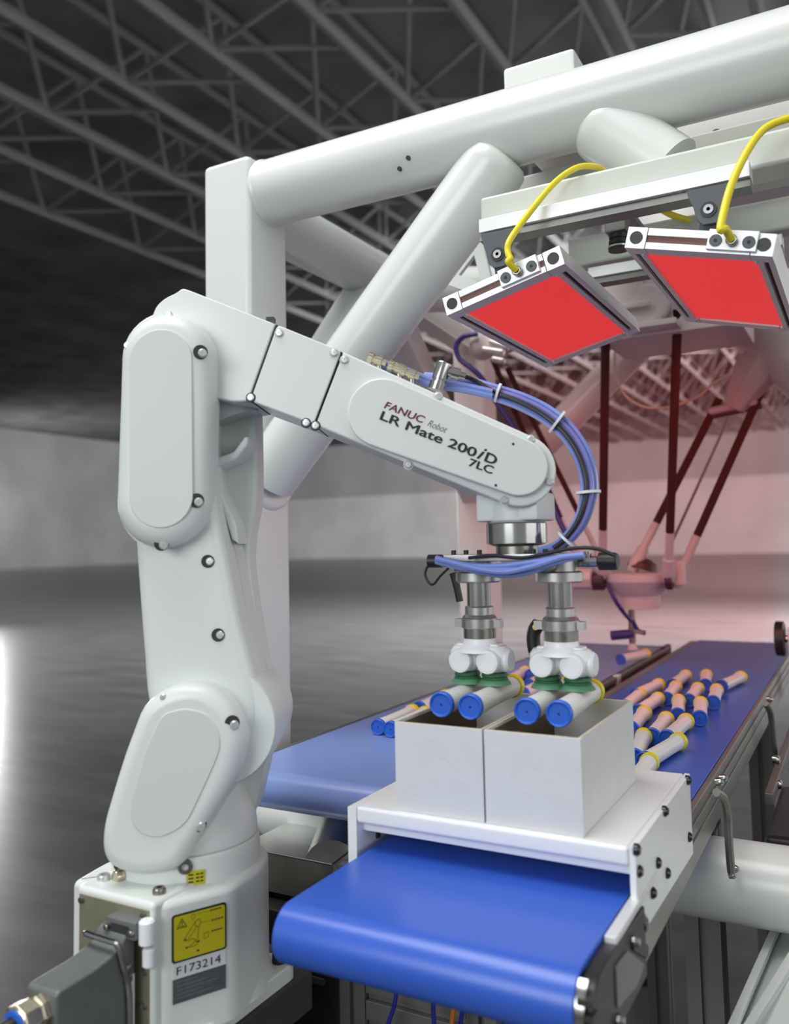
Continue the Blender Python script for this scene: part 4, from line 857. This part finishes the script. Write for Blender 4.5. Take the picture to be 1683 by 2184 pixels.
# ================================================================== red light panels
BROWN = mat('slot_shade_brown', (0.035, 0.010, 0.010), 0.6, var=0.1)  # slot shade and red glow painted as a dark brown
ROSE = mat('slot_shade_rose', (0.22, 0.10, 0.09), 0.6, var=0.1)  # red glow in the front slot, put into the colour
def panel(x0, z0, x1, z1, y0, y1, label, rot_lbl):
    p, q = Vector((x0, y0, z0)), Vector((x1, y0, z1)); ax = (q-p).normalized(); ay = Vector((0, 1, 0)); az = ax.cross(ay).normalized()
    Wd = (q-p).length; Ld = y1-y0; t = 0.028
    o = thing('red_light_panel', tuple((p+q)/2+ay*Ld/2), label, 'lamp')
    def at_(a, b_, c): return p+ax*a+ay*b_+az*c
    def bx_(a0, a1, b0, b1, c0, c1, name, m, par=None, bv=0.0012):
        return MB().obox(at_((a0+a1)/2, (b0+b1)/2, (c0+c1)/2), ax, ay, az, (a1-a0)/2, (b1-b0)/2, (c1-c0)/2).build(name, m, par or o, bevel=bv)
    e = 0.022
    # slotted frame profiles
    for a0, a1 in ((0, e), (Wd-e, Wd)):
        b = MB()
        for (u0, u1, c0, c1) in ((0, 0.008, 0, t), (0.008, 0.014, 0.007, t), (0.014, e, 0, t)):
            b.obox(at_(a0+(u0+u1)/2, Ld/2, (c0+c1)/2), ax, ay, az, (u1-u0)/2, Ld/2-0.0275, (c1-c0)/2)
        sp_ = b.build('side_profile', ALUW, o, bevel=0.0008)
        MB().obox(at_(a0+0.011, Ld/2, 0.006), ax, ay, az, 0.003, Ld/2-0.028, 0.0012).build('slot_shade', BROWN, sp_)  # strip added to carry the painted shade of the slot
    for b0 in (0, Ld-0.027):
        b = MB()
        for (c0, c1, d0) in ((0, 0.009, 0), (0.009, 0.018, 0.007), (0.018, t, 0)):
            b.obox(at_(Wd/2, b0+0.0135+d0/2, (c0+c1)/2), ax, ay, az, Wd/2-0.0275, 0.0135-d0/2, (c1-c0)/2)
        ep_ = b.build('end_profile', ALUW, o, bevel=0.0008)
        if b0 == 0: MB().obox(at_(Wd/2, 0.0055, 0.0135), ax, ay, az, Wd/2-0.028, 0.0015, 0.0044).build('slot_shade', ROSE, ep_)
    for a in (0.0135, Wd-0.0135):
        for b_ in (0.0135, Ld-0.0135):
            cc_ = bx_(a-0.0135, a+0.0135, b_-0.0135, b_+0.0135, -0.0005, t+0.0005, 'corner_block', ALUW)
            if b_ < 0.1:
                MB().cyl(at_(a, b_-0.0130, t/2), at_(a, b_-0.0145, t/2), 0.0085, n=18).build('corner_socket', BLACK, cc_)
            MB().ball(at_(a+(0.008 if a < .1 else -0.008), b_+(0.010 if b_ < .1 else -0.010), -0.001), 0.003, 8).build('corner_screw', SCREWW, cc_)
    bx_(e-0.002, Wd-e+0.002, 0.016, Ld-0.016, 0.004, 0.010, 'diffuser_rim', REDEDGE)
    bx_(e+0.0005, Wd-e-0.0005, 0.030, Ld-0.030, 0.0032, 0.008, 'diffuser', REDP)
    bx_(0.01, Wd-0.01, 0.01, Ld-0.01, 0.012, t-0.002, 'back_plate', ALUW)
    fr = 0.50 if rot_lbl == 0 else 0.57
    cbk = bx_(fr*Wd-0.0005, fr*Wd+0.060, -0.006, 0.008, 0.003, t+0.001, 'connector_block', ALUW)
    for k in (0.010, 0.050):
        MB().cyl(at_(fr*Wd+k, -0.0055, t/2), at_(fr*Wd+k, -0.0075, t/2), 0.0078, n=18).build('connector_screw', SLATE, cbk)
        MB().cyl(at_(fr*Wd+k, -0.0075, t/2), at_(fr*Wd+k, -0.0079, t/2), 0.0022, n=10).build('screw_socket', INK, cbk)
    MB().cyl(at_(fr*Wd+0.030, -0.004, t/2), at_(fr*Wd+0.030, -0.016, t/2), 0.0070, n=14, ch=0.001).build('connector_nut', STEELD, cbk)
    # clamp to the rail
    cx_ = Wd*0.42 if rot_lbl == 0 else Wd*0.49
    base = at_(cx_, 0.06, t)
    bx_(cx_-0.025, cx_+0.03, 0.035, 0.075, t-0.001, t+0.012, 'clamp_foot', SLATE, None, 0.003)
    return o, at_(fr*Wd+0.030, -0.016, t/2), base
p1, k1, cb1 = panel(-0.527, 1.588, -0.344, 1.634, 1.11, 1.555, 'left red light panel with yellow cable, tilted up on its right side', 0)
p2, k2, cb2 = panel(-0.262, 1.641, -0.081, 1.595, 1.11, 1.555, 'right red light panel with yellow cable, tilted down on its right side', 1)
def clamp(parent, px, railx, base, rz=1.718):
    c = ony(px[0], px[1], 1.155)
    b = MB(); pl = [(c.x-0.027, rz+0.003), (c.x-0.025, rz-0.008), (c.x-0.019, c.z+0.006), (c.x-0.016, c.z-0.010), (c.x-0.008, c.z-0.019), (c.x+0.008, c.z-0.019), (c.x+0.016, c.z-0.010), (c.x+0.017, c.z+0.006), (c.x+0.025, rz-0.008), (c.x+0.027, rz+0.003)]
    xz = lambda a, z, d: Vector((a, d, z))
    b.prism(pl, xz, 1.150, 1.160, 0.001, 0.001)
    cl_ = b.build('clamp_bracket', SLATE, parent)
    MB().lathe((c.x, 1.151, c.z), (0, -1, 0), [(0, 0.0105), (0.003, 0.0105)], 20).build('clamp_washer', BLACK, cl_)
    MB().lathe((c.x, 1.149, c.z), (0, -1, 0), [(0, 0.0065), (0.003, 0.0065), (0.003, 0.0025), (0.001, 0.0022)], 16).build('clamp_bolt', STEEL, cl_)
    MB().bar((c.x, 1.16, c.z-0.004), base+Vector((0.0, 0, 0.006)), 0.02, 0.014).build('clamp_arm', SLATE, cl_, bevel=0.002)
clamp(p1, (1065, 545), 0, cb1, 1.713); clamp(p2, (1513, 450), 0, cb2, 1.713)
hose_thing('power_cable', [k1, k1+Vector((-0.006, -0.014, 0.009)), ony(1089, 553, 1.084), ony(1083, 535, 1.088), ony(1090, 508, 1.095), ony(1140, 440, 1.14), ony(1185, 388, 1.17), ony(1225, 360, 1.19), ony(1255, 354, 1.22), ony(1282, 360, 1.27), ony(1296, 380, 1.28)], 0.0046, YELLOW, 'yellow power cable of the left red light panel', 'cable', 8, None, 10)
hose_thing('power_cable', [k2, k2+Vector((-0.004, -0.018, 0.008)), ony(1537, 490, 1.07), ony(1543, 455, 1.08), ony(1560, 395, 1.10), ony(1590, 330, 1.12), ony(1625, 280, 1.14), ony(1665, 258, 1.15), ony(1700, 252, 1.16), ony(1740, 265, 1.2)], 0.0050, YELLOW, 'yellow power cable of the right red light panel', 'cable', 8, None, 10)
MB_ = tag(MB().tube([ony(1400, 440, 1.58), ony(1432, 458, 1.58), ony(1470, 470, 1.61)], 0.006, 8, 4).build('power_cable', YELLOW), 'short bit of yellow cable showing between the overhead beams', 'cable')
# inspection camera behind the panels
vc = thing('inspection_camera', tuple(ony(1318, 500, 1.40)), 'small inspection camera with black ringed lens between the light panels', 'camera')
q = ony(1318, 500, 1.40)
MB().lathe(q-ZZ*0.028, ZZ, [(0, 0.017), (0.006, 0.017), (0.006, 0.014), (0.010, 0.014), (0.010, 0.016), (0.016, 0.016), (0.016, 0.0135), (0.020, 0.0135), (0.020, 0.015), (0.03, 0.015)], 20).build('lens', BLACK, vc)
MB().lathe(q-ZZ*0.024, ZZ, [(0, 0.0175), (0.003, 0.0175)], 20).build('lens_ring', BRASS, vc)
MB().box(q.x-0.018, q.x+0.018, q.y-0.018, q.y+0.018, q.z, q.z+0.05).build('housing', ALUD, vc, bevel=0.003)
MB().box(q.x-0.012, q.x+0.012, q.y-0.01, q.y+0.20, q.z+0.05, q.z+0.064).build('mounting_arm', ALUD, vc, bevel=0.002)

# ================================================================== robot pedestal, connector plug, chute, frame underneath
ped = thing('robot_pedestal', (-0.78, 0.8, 0), 'dark steel pedestal block under the robot arm', 'pedestal')
MB().prism(rnd([(-0.90, 0.58), (-0.664, 0.58), (-0.657, 0.93), (-0.685, 0.965), (-0.90, 0.965)], 0.004), xy, 0.708, 0.66, 0.003, 0).build('top_block', DARK, ped)
MB().box(-0.88, -0.69, 0.62, 0.93, 0.0, 0.66).build('stand', DARK, ped, bevel=0.004)
plug = thing('connector_plug', (-0.742, 0.63, 0.62), 'grey cast cable plug latched into the robot base', 'plug')
hx0, hx1 = -0.758, -0.714
hpoly = [(0.583, 0.60), (0.684, 0.60), (0.684, 0.846), (0.674, 0.846), (0.662, 0.833), (0.648, 0.829), (0.630, 0.826), (0.583, 0.824)]
MB().prism(rnd(hpoly, [0, 0, 0.003, 0.004, 0.004, 0.004, 0.004, 0.006]), yz, hx1, hx0, 0.003, 0.003).build('plug_hood', HOOD, plug)
MB().box(hx0+0.012, hx1+0.012, 0.672, 0.692, 0.838, 0.857).build('plug_collar', HOOD, plug, bevel=0.002)
MB().box(hx0+0.020, hx1+0.003, 0.6712, 0.673, 0.842, 0.852).build('plug_recess', DARK, plug)
for a in (hx0+0.016, hx1+0.008): MB().lathe((a, 0.672, 0.847), (0, -1, 0), [(0, 0.0035), (0.004, 0.0035), (0.005, 0.002)], 10).build('plug_screw', STEELD, plug)
lv = MB(); lv.tube([(hx0-0.004, 0.668, 0.838), (hx0, 0.656, 0.8425), (hx1-0.004, 0.654, 0.8425), (hx1+0.003, 0.656, 0.840), (hx1+0.004, 0.664, 0.815), (hx1+0.004, 0.672, 0.780), (hx1+0.004, 0.672, 0.70)], 0.0032, 8, 4).build('latch_lever', STEEL, plug)
for zz_ in (0.808, 0.798, 0.745, 0.735): MB().lathe((hx1-0.001, 0.672, zz_), (1, 0, 0), [(0, 0.0055), (0.004, 0.0055), (0.006, 0.0035)], 12).build('latch_pin', STEEL, plug)
MB().box(hx1-0.001, hx1+0.0012, 0.676, 0.682, 0.745, 0.800).build('marking_strip', FACE, plug)
g0 = Vector((-0.737, 0.584, 0.802))
MB().lathe(g0, (0, -1, 0), [(0, 0.0175), (0.008, 0.0175), (0.008, 0.0160), (0.013, 0.0160), (0.013, 0.0185), (0.028, 0.0185), (0.030, 0.016)], 8).build('cable_gland', BRASS, plug, bevel=0.001)
MB().lathe(g0+Vector((0, -0.029, 0)), (0, -1, 0), [(0, 0.0145), (0.002, 0.0140), (0.003, 0.0105)], 24).build('gland_seal', CAPB, plug)
MB().tube([g0+Vector((0, -0.02, 0)), g0+Vector((-0.002, -0.05, -0.006)), g0+Vector((-0.01, -0.08, -0.05)), g0+Vector((-0.012, -0.085, -0.14))], 0.0095, 12, 5).build('robot_cable', BLACK, plug)

STEELB = mat('bright_steel', (0.78, 0.77, 0.74), 0.3, 1.0, var=0.15, vscale=9)
ch = thing('chute_tray', (-0.75, 1.1, 0.70), 'folded stainless steel tray under the end of the left belt', 'tray')
r1p, r2p, r0p = onz(708, 1845, 0.80), onz(748, 1800, 0.80), onz(535, 1814, 0.80)
tx1, ty0 = r1p.x, r1p.y
b = MB(); b.box(-0.95, tx1, ty0, ty0+0.002, 0.745, 0.80); b.build('front_wall', STEELD, ch)
MB().box(-0.95, tx1, ty0+0.01, ty0+0.26, 0.75, 0.753).build('tray_floor', STEELB, ch)
sd = MB(); sd.add([(tx1, ty0, 0.745), (tx1, ty0, 0.80), (tx1-0.02, ty0+0.26, 0.80), (tx1-0.02, ty0+0.26, 0.745), (tx1-0.045, ty0+0.02, 0.752), (tx1-0.075, ty0+0.26, 0.752)], [(1, 2, 5, 4)]); sd.build('slanted_side', STEELB, ch)
MB().tube([(-0.95, ty0, 0.8005), (tx1, ty0, 0.8005), (tx1-0.02, ty0+0.20, 0.8005)], 0.0016, 6).build('rim', STEEL, ch)
MB().lathe((-0.80, ty0+0.20, 0.753), (0.4, -0.9, 0.0), [(-0.10, 0.055), (0.12, 0.045)], 24).build('curved_deflector', STEELB, ch)
MB().box(-1.0, -0.62, ty0+0.26, ty0+0.275, 0.70, 0.838).build('back_wall', BLACK, ch)
MB().box(-0.96, -0.85, ty0-0.01, ty0+0.2, 0.62, 0.745).box(-0.95, -0.70, ty0+0.06, ty0+0.2, 0.0, 0.745).build('tray_stand', DARK, ch, bevel=0.002)
cabp = tag(MB().box(-0.93, -0.66, 1.0, 1.035, 0.0, 0.735).build('control_cabinet', BLACK, bevel=0.003), 'black cabinet front in the dark gap behind the robot base', 'cabinet')
for zz_ in (0.715, 0.69, 0.655): MB().box(-0.76, -0.685, 0.996, 1.0, zz_-0.004, zz_+0.004).build('vent_slot', DARK, cabp)

uf = thing('support_frame', (-0.40, 1.0, 0), 'dark slotted aluminium frame below the front end of the right belt', 'frame')
fy = 1.02
xa, xb = ony(768, 2130, fy).x, ony(1040, 2170, fy).x
for x in (xa, xb):
    pst = profile_post(MB(), x, fy, 0.03, 0.815, 0.04).build('post', ALUD, uf, smooth=False)
    MB().lathe((x, fy, 0.0), ZZ, [(0, 0.025), (0.008, 0.025), (0.012, 0.01), (0.04, 0.01)], 16).build('foot', BLACK, pst)
zb = ony(900, 2110, fy).z
b = MB()
for z0, z1, d in ((0, 0.012, 0), (0.012, 0.022, 0.008), (0.022, 0.046, 0), (0.046, 0.056, 0.008), (0.056, 0.066, 0)):
    b.box(xa+0.021, xb-0.021, fy-0.02+d, fy+0.02, zb-z1, zb-z0)
b.build('crossbar', ALUD, uf, bevel=0.0008)
MB().box(xa+0.021, xb-0.021, fy-0.0195, fy+0.0195, zb, zb+0.004).build('cover_strip', POM, uf)
MB().bar((xb, fy+0.3, zb-0.05), (xb, fy, zb-0.05), 0.04, 0.04).build('side_bar', ALUD, uf)
for i, (pts, m, r, l) in enumerate([([(848, 2090), (842, 2140), (828, 2184), (815, 2230)], NAVY, 0.0030, 'leftmost blue hose hanging under the front belt end'), ([(925, 2105), (924, 2150), (926, 2184), (925, 2230)], NAVY, 0.0030, 'middle blue hose hanging under the front belt end'),
                                  ([(970, 2120), (968, 2150), (964, 2184), (960, 2230)], ORANGE, 0.0032, 'orange brown cable hanging under the front belt end'), ([(992, 2125), (988, 2150), (982, 2184), (978, 2230)], NAVY, 0.0030, 'blue hose right of the orange cable under the belt'),
                                  ([(700, 2150), (725, 2120), (748, 2090), (755, 2060)], BLACK, 0.004, 'black cable bending up beside the slotted post'), ([(690, 2100), (715, 2140), (730, 2184), (738, 2210)], BLACK, 0.004, 'black cable crossing down beside the pedestal'), ([(1010, 2200), (1045, 2170), (1085, 2150), (1120, 2130)], BLACK, 0.0035, 'black cable slanting behind the right post')]):
    hose_thing('hanging_cable', [ony(*p, 0.97 if i < 4 else 1.12) for p in pts], r, m, l, 'cable', 5, 'cables under the front belt end')

# white channel at the lower right and dark drive unit at the right edge
def chan():
    o = thing('white_channel', (-0.12, 1.2, 0.5), 'white folded channel leaning at the lower right beside the leg', 'channel')
    a0, a1 = onz(1566, 2184, 0.655), onz(1683, 1918, 0.70)
    b0, b1 = onz(1603, 2184, 0.650), onz(1683, 2054, 0.685)
    da, db = (a1-a0), (b1-b0)
    A0, A1, B0, B1 = a0-da*0.6, a1+da*0.8, b0-db*0.9, b1+db*1.3
    MB().bar(A0, A1, 0.011, 0.010).build('rim', FRAMEW, o, bevel=0.002)
    MB().bar(B0, B1, 0.012, 0.010).build('rim', FRAMEW, o, bevel=0.002)
    dn = Vector((0, 0, -0.012))
    MB().add([A0+dn, A1+dn, B1+dn, B0+dn, A0+dn*1.3, A1+dn*1.3, B1+dn*1.3, B0+dn*1.3], [(0,1,2,3),(7,6,5,4),(0,4,5,1),(1,5,6,2),(2,6,7,3),(3,7,4,0)]).build('inner_face', FACE, o, smooth=False)
    s_ = Vector((0.22, -0.06, -0.06))
    MB().add([B0, B1, B1+s_, B0+s_, B0+dn, B1+dn, B1+s_+dn, B0+s_+dn], [(0,1,2,3),(7,6,5,4),(0,4,5,1),(1,5,6,2),(2,6,7,3),(3,7,4,0)]).build('outer_face', FACE, o, smooth=False)
chan()
du = thing('drive_unit', (-0.14, 1.95, 0.0), 'black drive unit with a lever at the right edge below the belt', 'motor')
q = onx(1675, 1700, -0.14)
MB().box(-0.16, 0.10, q.y-0.15, q.y+0.15, 0.42, 0.80).build('housing', BLACK, du, bevel=0.01)
MB().bar(onx(1640, 1705, -0.168), onx(1690, 1560, -0.168), 0.014, 0.02).build('lever', ALUD, du, bevel=0.002)
MB().box(-0.15, 0.09, q.y-0.14, q.y+0.14, 0.0, 0.42).build('stand', DARK, du)
for p in ((1650, 1620), (1655, 1672)):
    MB().lathe(onx(*p, -0.165), (1, -0.3, 0), [(0, 0.008), (0.008, 0.008), (0.011, 0.004)], 10).build('unit_bolt', STEEL, du)

# ================================================================== added haze volume, red glow put into its colour, from panels to belts
hz = MB().add([(-0.78, 1.75, 0.93), (-0.20, 1.75, 0.93), (-0.20, 3.05, 0.93), (-0.78, 3.05, 0.93), (-1.12, 1.75, 1.84), (-0.10, 1.75, 1.84), (-0.10, 3.05, 1.84), (-1.20, 3.05, 1.84)],
              [(0,3,2,1),(4,5,6,7),(0,1,5,4),(1,2,6,5),(2,3,7,6),(3,0,4,7)])
HM = bpy.data.materials.new('red_glow_haze'); HM.use_nodes = True; nt = HM.node_tree; nt.nodes.remove(nt.nodes['Principled BSDF'])
va = nt.nodes.new('ShaderNodeVolumeAbsorption'); va.inputs['Color'].default_value = (0.97, 0.55, 0.55, 1); va.inputs['Density'].default_value = 0.85
vsn = nt.nodes.new('ShaderNodeVolumeScatter'); vsn.inputs['Color'].default_value = (1.0, 0.25, 0.22, 1); vsn.inputs['Density'].default_value = 0.09
ad = nt.nodes.new('ShaderNodeAddShader'); nt.links.new(va.outputs[0], ad.inputs[0]); nt.links.new(vsn.outputs[0], ad.inputs[1])
nt.links.new(ad.outputs[0], nt.nodes['Material Output'].inputs['Volume'])
stuff(tag(hz.build('red_glow_haze', HM, smooth=False), 'added haze volume tinted with the red glow between the light panels and the belts', 'haze'))
